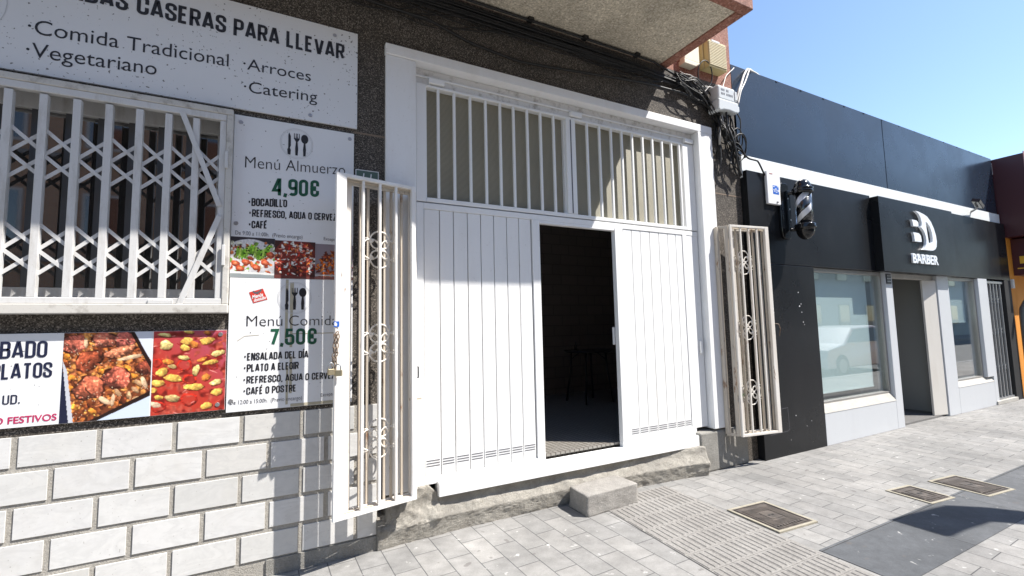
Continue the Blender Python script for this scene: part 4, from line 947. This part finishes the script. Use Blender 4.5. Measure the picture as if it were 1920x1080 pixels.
mb.tube(wobble([(4.69, -.11, 4.02), (4.78, -.10, 4.22), (4.95, -.06, 4.44), (5.10, -.01, 4.60), (5.36, .03, 4.594)], 24, .008, rc), .010, 7)
mb.tube(wobble([(4.35, -.08, 4.12), (4.50, -.06, 4.20), (4.62, -.03, 4.38), (4.78, -.01, 4.52), (4.88, .03, 4.60)], 18, .006, rc), .006, 6)
mb.tube(wobble([(4.0, -.06, 4.19), (4.14, -.07, 4.08), (4.25, -.07, 4.14), (4.40, -.07, 4.12)], 18, .02, rc), .006, 6)
mb.tube(wobble([(3.85, -.05, 4.24), (4.10, -.07, 4.16), (4.3, -.07, 4.16)], 18, .02, rc), .005, 6)
tag(obj('grey_cables', mb, M['white_cable'], origin=(4.7, -.05, 4.0)), 'pale grey cables rising from the junction box over the parapet', 'cables')
jb = thing('junction_box', 'pale grey telecom junction box hanging among black cables', 'junction box', (4.48, -.06, 3.85))
mb = MB(); mb.box(4.30, 4.585, -.16, -.03, 3.985, 4.155); obj('cover', mb, M['junction'], jb, bevel=.022, seg=3)
mb = MB(); pr = [(4.275, 3.86), (4.30, 3.845), (4.36, 3.865), (4.45, 3.872), (4.54, 3.862), (4.60, 3.868), (4.615, 3.885), (4.605, 3.9845), (4.285, 3.9845)]; mb.poly_xz(pr, -.175, -.03); obj('skirt', mb, M['junction'], jb, bevel=.012)
mb = MB()
for j in range(2):
    for k in range(9-3*j):
        if k in (3,): continue
        mb.box(4.345+k*.022, 4.357+k*.022, -.1615, -.1598, 4.045+.045*j, 4.070+.045*j)
obj('vent_slot', mb, M['ink_grey'], jb)
mb = MB(); mb.box(4.565, 4.60, -.168, -.15, 4.02, 4.12); mb.box(4.605, 4.625, -.17, -.155, 3.89, 3.95); obj('clip', mb, M['junction'], jb, bevel=.004)
mb = MB(); mb.tube([(4.40, -.10, 3.87), (4.40, -.10, 3.78), (4.43, -.10, 3.68)], .022, 10); obj('cable_gland', mb, M['cable_grey'], jb)
mb = MB(); mb.tube([(4.37, -.09, 3.70), (4.37, -.085, 3.50)], .013, 8); obj('splice_tube', mb, M['cable_grey'], jb)
sr = thing('siren_box', 'yellowed ribbed alarm box on the red wall under the balcony', 'alarm box', (4.38, 0, 4.35))
mb = MB(); mb.box(4.215, 4.235, -.055, .002, 4.365, 4.70); mb.box(4.2355, 4.535, -.115, .002, 4.37, 4.69); obj('case', mb, M['yellow_box'], sr, bevel=.008)
mb = MB()
for k in range(15): mb.box(4.245, 4.525, -.1225, -.1152, 4.395+k*.0185, 4.407+k*.0185)
obj('grille', mb, M['yellow_grill'], sr, bevel=.002)
mb = MB(); mb.box(4.29, 4.42, -.1235, -.1152, 4.672, 4.692); obj('nameplate', mb, M['white'], sr)
cb = thing('fuse_box', 'cream weathered fuse box half hidden behind the balcony edge', 'fuse box', (4.03, 0, 4.35))
mb = MB(); mb.box(3.90, 4.135, -.075, .002, 4.385, 4.66); obj('case', mb, M['cream_box'], cb, bevel=.012)
mb = MB(); mb.poly_xz([(3.885, 4.335), (4.06, 4.335), (4.14, 4.3845), (3.885, 4.3845)], -.085, .002); obj('lid', mb, M['cream_box'], cb, bevel=.006)

# ================================================================== BARBER SHOP
shop = thing('barber_shop', 'low black barber shop with white window surrounds and sign box', 'building', (8.5, 0, 0))
SX1 = 12.33
mb = MB(); mb.box(4.757, 8.215, .0, .10, 3.475, 4.587); mb.box(8.219, SX1, -.004, .10, 3.475, 4.583); obj('parapet_panel', mb, M['anthracite'], shop, bevel=.003)
mb = MB(); rr = random.Random(2)
for x in np.arange(5.1, 12.2, .52): mb.box(x, x+.03, -.0065, .0, 4.565, 4.58)
obj('rivet', mb, M['ink'], shop)
mb = MB(); mb.box(4.80, SX1, -.03, .10, 3.20, 3.474); obj('white_band', mb, M['band_white'], shop, bevel=.003)
mb = MB(); mb.box(4.803, 7.487, -.08, -.031, 2.195, 3.275); mb.box(9.801, SX1, -.08, -.031, 2.195, 3.275); mb.box(4.803, SX1, -.0305, .10, 2.195, 3.1995); obj('fascia', mb, M['black'], shop, bevel=.003)
mb = MB(); mb.box(4.803, 5.985, -.08, .10, -.01, 2.188); obj('pier_panel', mb, M['black'], shop, bevel=.003)
mb = MB()                                        # dust dots, drilled holes and small white marks on the pier
for x, z, s_ in ((5.62, 1.86, .011), (5.625, 1.69, .016), (5.66, 1.72, .010), (5.665, 1.62, .010), (5.68, 1.50, .011), (5.70, 1.47, .008), (5.40, .42, .010), (5.60, .28, .007), (5.28, .16, .006), (5.7, .33, .006)): mb.box(x, x+s_, -.0812, -.08, z, z+s_)
for x, z in ((5.095, 1.70), (5.12, 1.70), (5.098, 1.62), (5.123, 1.62)): mb.box(x, x+.006, -.0812, -.08, z, z+.05); mb.box(x-.004, x+.010, -.0814, -.0801, z, z+.006); mb.box(x-.004, x+.010, -.0814, -.0801, z+.046, z+.052)
obj('white_mark', mb, M['white'], shop)
mb = MB(); mb.strip_xz([(5.00, .52), (5.26, .53), (5.27, .29), (5.24, .27), (4.92, .26)], .004, -.0806); obj('hatch_seam', mb, M['ink_grey'], shop)
sb = thing('sign_box', 'black box sign with raised white emblem and BARBER lettering', 'sign', (8.64, -.08, 2.195))
mb = MB(); mb.box(7.490, 9.800, -.18, -.0315, 2.185, 3.250); obj('panel', mb, M['black'], sb, bevel=.003)
M['letter'] = mat('white_acrylic', (.78, .82, .86), .35)
def em(px, py):     # emblem drawn on a 926 x 1080 tracing grid of the sign, laid on the panel face
    return px, py
# D with a notched left edge and an open counter: outline traced as an outer loop and an inner loop joined by a slit
EX, EZ = 8.30, 2.545
DO = [(.16, .605), (.25, .600), (.40, .575), (.50, .545), (.60, .47), (.67, .37), (.715, .26), (.725, .16), (.700, .07), (.65, .025), (.57, .0), (.28, .0)]
DL = [(.34, .035), (.385, .09), (.405, .16), (.395, .23), (.365, .29), (.315, .335), (.275, .355), (.305, .39), (.315, .43), (.300, .50), (.255, .56)]
DI = [(.43, .455), (.47, .452), (.55, .39), (.595, .30), (.605, .20), (.585, .14), (.54, .115), (.47, .115)]
mb = MB()
def ring_solid(mb, outer, inner, y0, y1):
    """solid with one hole: stitch the two loops through a triangulated face"""
    bm = bmesh.new(); ed = []
    for loop in (outer, inner):
        vs = [bm.verts.new((x, y0, z)) for x, z in loop]; ed += [bm.edges.new((vs[i], vs[(i+1) % len(vs)])) for i in range(len(vs))]
    r = bmesh.ops.triangle_fill(bm, use_beauty=True, edges=ed); fs = [f for f in bm.faces]
    ex = bmesh.ops.extrude_face_region(bm, geom=fs); 
    for v in ex['geom']:
        if isinstance(v, bmesh.types.BMVert): v.co.y = y1
    bm.verts.index_update(); mb.add([v.co[:] for v in bm.verts], [[v.index for v in f.verts] for f in bm.faces]); bm.free()
E_ = lambda L: [(EX+a*1.06, EZ+b*.955) for a, b in L]
ring_solid(mb, E_(DO+DL), E_(DI), -.215, -.182); 
mb.poly_xz(E_([(.03, .455), (.17, .452), (.215, .425), (.215, .36), (.06, .355), (.05, .42)]), -.213, -.182)
mb.poly_xz(E_([(.035, .255), (.20, .252), (.255, .215), (.265, .12), (.065, .115), (.055, .21)]), -.213, -.182)
obj('emblem', mb, M['letter'], sb)
bfont('BARBER', 8.28, 9.09, 2.335, .135, -.182, M['letter'], sb, bold=.022, thick=.022)
# window bay one
def window_bay(x0, x1, zt, blind_z0, blind_x1, label):
    mb = MB(); mb.box(x0, x0+.04, -.03, .05, .49, zt); mb.box(x1-.04, x1, -.03, .05, .49, zt); mb.box(x0+.041, x1-.041, -.03, .05, zt-.05, zt); mb.box(x0+.041, x1-.041, -.03, .05, .49, .515)
    w = obj('window', mb, M['alu'], shop, bevel=.003)
    mb = MB(); mb.box(x0+.04, x1-.04, .005, .013, .515, zt-.05); obj('pane', mb, M['glass'], w)
    mb = MB(); mb.box(x0+.045, blind_x1, .085, .089, blind_z0, zt-.02); mb.box(x0+.045, blind_x1, .08, .094, blind_z0-.02, blind_z0); obj('blind', mb, M['blind'], w)
    return w
window_bay(5.987, 7.713, 2.192, .60, 7.52, '')
window_bay(9.705, 10.86, 2.192, 1.45, 10.72, '')
def plinth(x0, x1, zt):
    mb = MB(); mb.box(x0, x1, -.08, .10, .0, zt); o = obj('plinth_panel', mb, M['shop_white'], shop, bevel=.004)
    mb = MB(); mb.add([(x0, -.084, zt+.001), (x1, -.084, zt+.001), (x1, -.03, .489), (x0, -.03, .489), (x0, .10, zt+.001), (x1, .10, zt+.001), (x1, .1, .489), (x0, .1, .489)], [(0, 1, 2, 3), (3, 2, 6, 7), (0, 3, 7, 4), (1, 5, 6, 2), (4, 7, 6, 5), (0, 4, 5, 1)]); obj('sill', mb, M['sill'], shop)
plinth(5.987, 7.713, .385); plinth(9.705, 11.10, .405)
for q in ((7.715, 7.905), (9.31, 9.704)):
    mb = MB(); mb.box(q[0], q[1], -.08, .12, 0, 2.192); obj('post', mb, M['shop_white'], shop, bevel=.005)
mb = MB(); mb.poly_xz([(10.862, .4905), (11.101, .4905), (11.101, 0), (11.24, 0), (11.24, 2.192), (10.862, 2.192)], -.08, .10); obj('post', mb, M['shop_white'], shop, bevel=.005)
mb = MB(); mb.box(7.907, 9.309, -.03, .06, 2.12, 2.192); mb.box(7.907, 7.935, -.03, .06, .02, 2.119); obj('door_frame', mb, M['sill'], shop, bevel=.003)
mb = MB()
LA, LB = Vector((9.305, -.035, 0)), Vector((9.02, .03, 0)); ld = (LB-LA).normalized(); ln = Vector((ld.y, -ld.x, 0))
def lbox(mb, u0, u1, d0, d1, z0, z1):
    c = [LA+ld*u+ln*d for u, d in ((u0, d0), (u1, d0), (u1, d1), (u0, d1))]; mb.add([(p.x, p.y, z0) for p in c]+[(p.x, p.y, z1) for p in c], [(0, 3, 2, 1), (4, 5, 6, 7), (0, 1, 5, 4), (1, 2, 6, 5), (2, 3, 7, 6), (3, 0, 4, 7)])
lbox(mb, 0, .29, 0, -.03, .03, 2.115); lf = obj('door_leaf', mb, M['beige_leaf'], shop, bevel=.003)
mb = MB(); lbox(mb, .262, .292, .001, .006, .03, 2.11) ; lbox(mb, .012, .016, .001, .004, .06, 2.08)
mb.bar(LA+ld*.20+ln*.012+Vector((0, 0, 2.09)), LA+ld*.03+ln*.03+Vector((0, 0, 1.65)), .012, .012); mb.bar(LA+ld*.15+ln*.012+Vector((0, 0, .10)), LA+ld*.03+ln*.012+Vector((0, 0, .42)), .010, .010); obj('stay', mb, M['ink_grey'], lf)
mb = MB(); lbox(mb, .13, .20, .001, .035, 1.02, 1.05); obj('handle', mb, M['steel'], lf)
mb = MB(); mb.box(7.73, 7.86, -.092, -.081, 2.02, 2.165); obj('keypad', mb, M['ink'], shop, bevel=.004)
mb = MB()
for i in range(3):
    for j in range(3): mb.box(7.755+i*.035, 7.768+i*.035, -.0935, -.092, 2.05+j*.04, 2.062+j*.04)
obj('keypad_button', mb, M['white'], shop)
# interior of the shop
mb = MB(); mb.box(5.95, 11.3, 2.6, 2.7, .03, 3.2); mb.box(5.85, 5.949, .101, 2.7, 0, 3.2); mb.box(11.301, 11.4, .101, 2.7, 0, 3.2); mb.box(5.95, 11.3, .101, 2.599, 2.75, 2.85); mb.box(7.5, 7.58, .25, 2.599, .03, 2.749); mb.box(9.33, 9.41, .125, 2.599, .03, 2.749)
obj('inside_wall', mb, M['shop_inside'], shop)
mb = MB(); mb.box(5.95, 11.3, -.03, 2.599, .0, .028); obj('inside_floor', mb, m_concrete('shop_floor', (.16, .155, .15), (.2, .195, .19), 4, .1, .5), shop)
mb = MB(); mb.box(5.62, 12.3, .45, 5, 3.3, 4.3); mb.box(5.62, 5.84, .12, 5, 0, 3.29); mb.box(11.45, 12.3, .42, 5, 0, 3.29); obj('rear_block', mb, M['dark'], shop)
# end gate of the barber shop
fg = thing('folding_gate', 'narrow grey folded scissor gate at the far end of the barber shop', 'security gate', (11.65, -.03, .06))
for x in (11.30, 11.44, 11.58, 11.72, 11.88):
    mb = MB(); mb.box(x, x+.028, -.055, -.035, .095, 2.12); mb.box(x+.04, x+.062, -.03, -.012, .095, 2.12); obj('bar', mb, M['steel'], fg)
for q in ((.065, .0945), (2.1205, 2.165)):
    mb = MB(); mb.box(11.26, 12.0, -.06, -.005, q[0], q[1]); obj('track', mb, M['steel'], fg)
mb = MB()
for z in (.55, 1.2, 1.75):
    for a, b in zip((11.314, 11.454, 11.594, 11.734), (11.454, 11.594, 11.734, 11.89)): strap(mb, (a, z), (b, z+.13), -.0325, .018); strap(mb, (a, z+.13), (b, z), -.031, .018)
obj('lattice', mb, M['steel'], fg)
mb = MB(); mb.box(11.241, 12.02, .05, .10, .03, 2.19); mb.box(12.021, SX1, -.08, .10, 0, 2.192); obj('end_pier', mb, M['dark'], shop)
mb = MB(); mb.box(11.10, 12.02, -.10, .02, 0.001, .062); obj('end_step', mb, M['sill'], shop, bevel=.004)
# small spot lamp on the band
fl = thing('spot_lamp', 'small black spot lamp standing on the white band by BARBER sign', 'lamp', (10.95, -.05, 3.44))
mb = MB(); mb.tube([(11.05, -.03, 3.40), (11.05, -.10, 3.44), (11.02, -.16, 3.50)], .018, 8); obj('arm', mb, M['steel'], fl)
mb = MB(); mb.bar((11.08, -.15, 3.47), (10.74, -.20, 3.54), .11, .06, up=(0, -.4, 1)); obj('head', mb, M['gloss_black'], fl, bevel=.01)
# electric box on the fascia
eb = thing('meter_box', 'tall white electric box with blue sticker beside the barber pole', 'electric box', (5.25, -.081, 2.91))
mb = MB(); mb.box(5.120, 5.375, -.115, -.0815, 2.905, 3.300); obj('case', mb, M['white'], eb, bevel=.006)
mb = MB(); mb.box(5.22, 5.33, -.1165, -.1152, 3.03, 3.135); bs = obj('sticker', mb, M['blue'], eb)
mb = MB()
for x, z in ((5.225, 3.115), (5.26, 3.09), (5.30, 3.12), (5.27, 3.05), (5.235, 3.06), (5.305, 3.065)): mb.box(x, x+.028, -.1175, -.1166, z, z+.010)
mb.box(5.223, 5.328, -.1175, -.1166, 3.078, 3.084); obj('print', mb, M['white'], bs)
mb = MB(); mb.box(5.17, 5.23, -.1165, -.1152, 3.265, 3.278); obj('print', mb, M['pink_lit_or_print'], eb)
mb = MB(); mb.tube([(5.29, -.117, 2.945), (5.29, -.125, 2.93)], .010, 8); obj('lock', mb, M['screw'], eb)
# barber pole
bp = thing('barber_pole', 'glossy black barber pole with white spiral stripes on the fascia', 'barber pole', (5.56, -.08, 2.45))
PX, PY = 5.515, -.285; Zt, Zb = 3.022, 2.655; R0 = .088
mb = MB(); n_ = 28; pr = [(5.445+.095*(1 if math.cos(a) > 0 else -1)*min(1, abs(math.cos(a))**.5), 2.845+(.345)*(1 if math.sin(a) > 0 else -1)*abs(math.sin(a))**.35) for a in np.linspace(0, 2*math.pi, 28, endpoint=False)]
mb.poly_xz(pr, -.115, -.0815); obj('back_plate', mb, M['gloss_black'], bp, bevel=.006)
mb = MB(); mb.box(5.445, 5.50, -.145, -.1155, 2.60, 3.09); mb.tube([(5.47, -.13, 3.05), (PX, PY+.06, 3.06)], .02, 8); mb.tube([(5.47, -.13, 2.61), (PX, PY+.06, 2.60)], .02, 8); obj('bracket', mb, M['gloss_black'], bp, bevel=.004)
mb = MB()
for x, z in ((5.44, 2.98), (5.47, 2.72), (5.46, 2.85)): mb.box(x, x+.018, -.149, -.1455, z, z+.018)
obj('screw', mb, M['screw'], bp)
def pole_mat():
    m = mat('pole_spiral', (.8, .8, .82), .22); t = NT(m)
    tc = t.n('ShaderNodeTexCoord').outputs['Object']
    s3 = t.n('ShaderNodeSeparateXYZ', {'Vector': t.n('ShaderNodeVectorMath', {0: tc, 1: (PX-5.56, PY+.08, 0)}, operation='SUBTRACT').outputs[0]})
    an = t.math('DIVIDE', t.math('ARCTAN2', s3.outputs[1], s3.outputs[0]), 2*math.pi)
    u = t.math('FRACT', t.math('ADD', t.math('SUBTRACT', t.math('MULTIPLY', s3.outputs[2], 1/.205), t.math('MULTIPLY', an, 2.0)), 10.40))
    t.col(t.ramp(u, [(0, (.012, .012, .014)), (.60, (.80, .80, .83))], 'CONSTANT')); return m
mb = MB(); mb.lathe([(R0-.012, Zb), (R0-.012, Zt)], PX, PY, 32); obj('striped_cylinder', mb, pole_mat(), bp)
mb = MB(); mb.lathe([(R0, Zb+.004), (R0, Zt-.004)], PX, PY, 32); obj('cover', mb, m_glass('clear_cover', (.95, .96, .97), 1.), bp)
mb = MB(); mb.lathe([(R0+.004, Zt-.004), (R0+.018, Zt), (R0+.020, Zt+.030), (R0+.014, Zt+.036), (R0+.024, Zt+.045), (R0+.022, Zt+.062)] + [((R0+.004)*math.cos(a), Zt+.064+.105*math.sin(a)) for a in np.linspace(.0, 1.45, 9)], PX, PY, 32); obj('top_cap', mb, M['gloss_black'], bp)
mb = MB(); mb.lathe([((R0+.008)*math.cos(a), Zb-.062-.125*math.sin(a)) for a in np.linspace(1.48, .0, 9)] + [(R0+.024, Zb-.058), (R0+.028, Zb-.045), (R0+.018, Zb-.030), (R0+.024, Zb-.012), (R0+.010, Zb+.004)], PX, PY, 32); obj('bottom_cap', mb, M['gloss_black'], bp)

# ================================================================== RED AND YELLOW SHOP AT THE FAR RIGHT
rs = thing('snack_shop', 'maroon and orange shop front beyond the barber shop', 'building', (14, 0, 0))
mb = MB(); mb.box(12.372, 22, -.42, .3, 3.02, 4.57); obj('awning_box', mb, M['maroon'], rs, bevel=.004)
mb = MB(); mb.box(12.374, 22, -.432, -.4205, 3.03, 4.60); obj('lit_front', mb, M['pink_lit_or_print'], rs)  # sunlit front of the maroon box, painted paler
mb = MB(); mb.box(12.372, 22, -.06, .3, 0, 3.019); obj('wall', mb, M['orange_wall'], rs)
mb = MB(); mb.box(12.335, 12.3715, .0, .06, 4.28, 4.50); obj('joint_strip', mb, M['white_cable'], rs)
mb = MB(); mb.box(12.62, 15.5, -.40, -.061, 2.30, 3.0); sgn = obj('sign_panel', mb, M['maroon'], rs, bevel=.003)
mb = MB(); mb.box(12.6185, 12.6199, -.36, -.16, 2.52, 2.66); mb.box(12.6185, 12.6199, -.38, -.12, 2.42, 2.44); obj('lettering', mb, M['yellow_letter'], sgn)
mb = MB(); mb.box(12.385, 12.46, -.10, -.061, 2.05, 2.22); obj('bracket', mb, M['white_cable'], rs)
mb = MB(); mb.tube([(12.47, -.16, 0), (12.47, -.16, 1.50), (12.48, -.17, 1.66), (12.50, -.22, 1.78), (12.55, -.32, 1.90), (12.60, -.42, 1.97)], .055, 12)
tag(obj('downpipe', mb, M['pipe_grey'], origin=(12.47, -.16, 0)), 'bent dark grey downpipe in front of the orange wall', 'downpipe')

# ================================================================== TABLE INSIDE
tb = thing('bar_table', 'small dark round table with splayed legs inside the doorway', 'table', (4.10, 2.12, .42))
mb = MB(); mb.lathe([(.34, 1.135), (.355, 1.142), (.355, 1.156), (.34, 1.162)], 4.10, 2.12, 32); M['table'] = mat('dark_table', (.02, .018, .016), .4); obj('tabletop', mb, M['table'], tb)
for a in (45, 135, 225, 315):
    c, s_ = math.cos(math.radians(a)), math.sin(math.radians(a)); mb = MB()
    mb.tube([(4.10+c*.34, 2.12+s_*.34, .42), (4.10+c*.27, 2.12+s_*.27, .85), (4.10+c*.25, 2.12+s_*.25, 1.134)], .014, 8); mb.tube([(4.10+c*.25, 2.12+s_*.25, 1.03), (4.10+c*.12, 2.12+s_*.12, 1.13)], .008, 6); obj('leg', mb, M['table'], tb)
mb = MB(); mb.lathe([(.018, 1.1625), (.018, 1.23), (.009, 1.25), (.009, 1.29)], 3.95, 2.22, 14); tag(obj('bottle', mb, M['table'], origin=(3.95, 2.22, 1.1625)), 'small dark bottle standing on the round table inside', 'bottle')

# ================================================================== ACROSS THE STREET (seen in reflections and as shadows)
ob = thing('facing_building', 'orange brick apartment block across the street mirrored in the glass', 'building', (0, -15, 0))
mb = MB(); mb.box(-14, 9, -16, -14.21, 0, 11); obj('wall', mb, M['brick_far'], ob)
for fz in (1.0, 4.2, 7.2):
    for x in np.arange(-13, 8, 2.6):
        mb = MB(); mb.box(x, x+1.3, -14.209, -14.15, fz, fz+1.6); wd_ = obj('window', mb, M['grille'], ob)
        mb = MB(); mb.box(x+.08, x+1.22, -14.149, -14.14, fz+.08, fz+1.52); obj('pane', mb, M['glass_dark'], wd_)
mb = MB()
for fz in (3.7, 6.8, 9.8): mb.box(-14, 9, -14.208, -14.05, fz, fz+.12)
obj('cornice', mb, M['kerb'], ob)
ob2 = thing('facing_building', 'pale rendered apartment block across the street mirrored in the barber windows', 'building', (35, -15, 0))
mb = MB(); mb.box(9.6, 62, -17, -14.21, 0, 12); M['pale_render'] = m_concrete('pale_render', (.30, .33, .33), (.36, .39, .39), 2, .2); obj('wall', mb, M['pale_render'], ob2)
for fz in (1.0, 4.2, 7.2):
    for x in np.arange(10.5, 60, 3.4):
        mb = MB(); mb.box(x, x+1.3, -14.209, -14.15, fz, fz+1.6); wd_ = obj('window', mb, M['mirror_mullion'], ob2)
        mb = MB(); mb.box(x+.08, x+1.22, -14.149, -14.14, fz+.08, fz+1.52); obj('pane', mb, M['glass_dark'], wd_)
car = thing('parked_car', 'white hatchback parked along the kerb mirrored in the barber window', 'car', (16, -5.0, -.13))
def carbody():
    side = [(-2.0, .25), (-2.05, .55), (-1.95, .80), (-1.1, .95), (-.35, 1.42), (.9, 1.47), (1.55, 1.35), (2.0, .95), (2.08, .6), (2.02, .25)]
    mb = MB(); n = len(side); vs = []
    for y, k in ((-.86, 1.), (-.80, 1.), (.80, 1.), (.86, 1.)):
        for x, z in side:
            t = max(0, (z-.9)/.55); yy = y*(1-.18*t); vs.append((16+x, -5.0+yy, -.13+z))
    f = []
    for r in range(3):
        for i in range(n): f.append((r*n+i, r*n+(i+1) % n, (r+1)*n+(i+1) % n, (r+1)*n+i))
    f += [tuple(range(n)), tuple(range(3*n, 4*n))[::-1]]; mb.add(vs, f, False); obj('body', mb, M['car_white'], car, bevel=.05, seg=3)
    for sgn in (1, -1):
        mb = MB(); P = [(-.95, .98), (-.32, 1.36), (.85, 1.40), (1.45, 1.28), (1.7, .98)]
        mb.add([(16+x, -5.0+sgn*(.865*(1-.18*max(0, (z-.9)/.55))+.004), -.13+z) for x, z in P], [tuple(range(5))]); obj('side_window', mb, M['car_glass'], car)
    for x in (-1.3, 1.3):
        for sgn in (1, -1):
            mb = MB(); mb.tube([(16+x, -5.0+sgn*.68, -.13+.32), (16+x, -5.0+sgn*.875, -.13+.32)], .32, 22); w_ = obj('wheel', mb, M['tyre'], car)
            mb = MB(); mb.tube([(16+x, -5.0+sgn*.86, -.13+.32), (16+x, -5.0+sgn*.882, -.13+.32)], .20, 18); obj('rim', mb, M['steel'], w_)
    for sgn in (1, -1):
        mb = MB(); mb.box(17.85, 18.06, -5.0+sgn*.80-.06, -5.0+sgn*.80+.06, .62, .80); obj('tail_light', mb, M['tail'], car, bevel=.02)
carbody()
lp = thing('street_lamp', 'unseen flat headed street lamp at the kerb, shaped to cast the pavement shadow', 'street lamp', (7.6, -3.95, 0))
mb = MB(); mb.tube([(7.6, -3.95, 0), (7.6, -3.95, 3.3), (7.5, -3.85, 3.44), (7.12, -3.52, 3.5)], .04, 10); obj('pole', mb, M['steel'], lp)
mb = MB(); mb.poly_xz([(0, 0), (1, 0), (1, 1), (0, 1)], 0, 1); mb.v = []; mb.f = []; mb.sm = []
q = [(6.20, -3.05), (6.55, -3.09), (6.9, -3.14), (7.08, -3.29), (7.22, -3.47), (6.98, -3.62), (6.76, -3.42), (6.43, -3.385), (6.21, -3.38)]  # head outline shaped to throw the notched shadow on the pavement
mb.add([(x, y, 3.48) for x, y in q]+[(x, y, 3.54) for x, y in q], [list(range(9)), list(range(17, 8, -1))]+[(i, i+9, (i+1) % 9+9, (i+1) % 9) for i in range(9)]); obj('head', mb, M['steel'], lp)
tr = thing('street_tree', 'young street tree at the kerb casting leaf shadows', 'tree', (7.1, -3.46, 0))
mb = MB(); mb.tube([(7.1, -3.46, 0), (7.08, -3.47, 1.4), (7.0, -3.50, 2.3), (6.85, -3.55, 2.9)], [.05, .042, .03, .012], 8); rt = random.Random(21)
for k in range(8): a = rt.uniform(0, 6.28); mb.tube([(7.0, -3.50, 1.9+k*.1), (6.9+.45*math.cos(a), -3.58+.3*math.sin(a)*.6, 2.4+k*.08)], [.018, .005], 5)
obj('trunk', mb, M['bark'], tr)
mb = MB()
for k in range(1500):
    d = Vector((rt.gauss(0, 1), rt.gauss(0, 1), rt.gauss(0, 1))).normalized()*rt.random()**.4
    p = Vector((6.68+d.x*.62, -3.62+d.y*.28, 2.72+d.z*.45)); 
    if rt.random() < .25+.3*math.sin(p.x*9)*math.sin(p.z*8): continue
    u = Vector((rt.gauss(0, 1), rt.gauss(0, 1), rt.gauss(0, .6))).normalized(); w = u.orthogonal().normalized(); l = rt.uniform(.04, .075)
    mb.add([p, p+u*l*.5+w*l*.3, p+u*l, p+u*l*.5-w*l*.3], [(0, 1, 2, 3)])
obj('crown', mb, M['leaf'], tr)
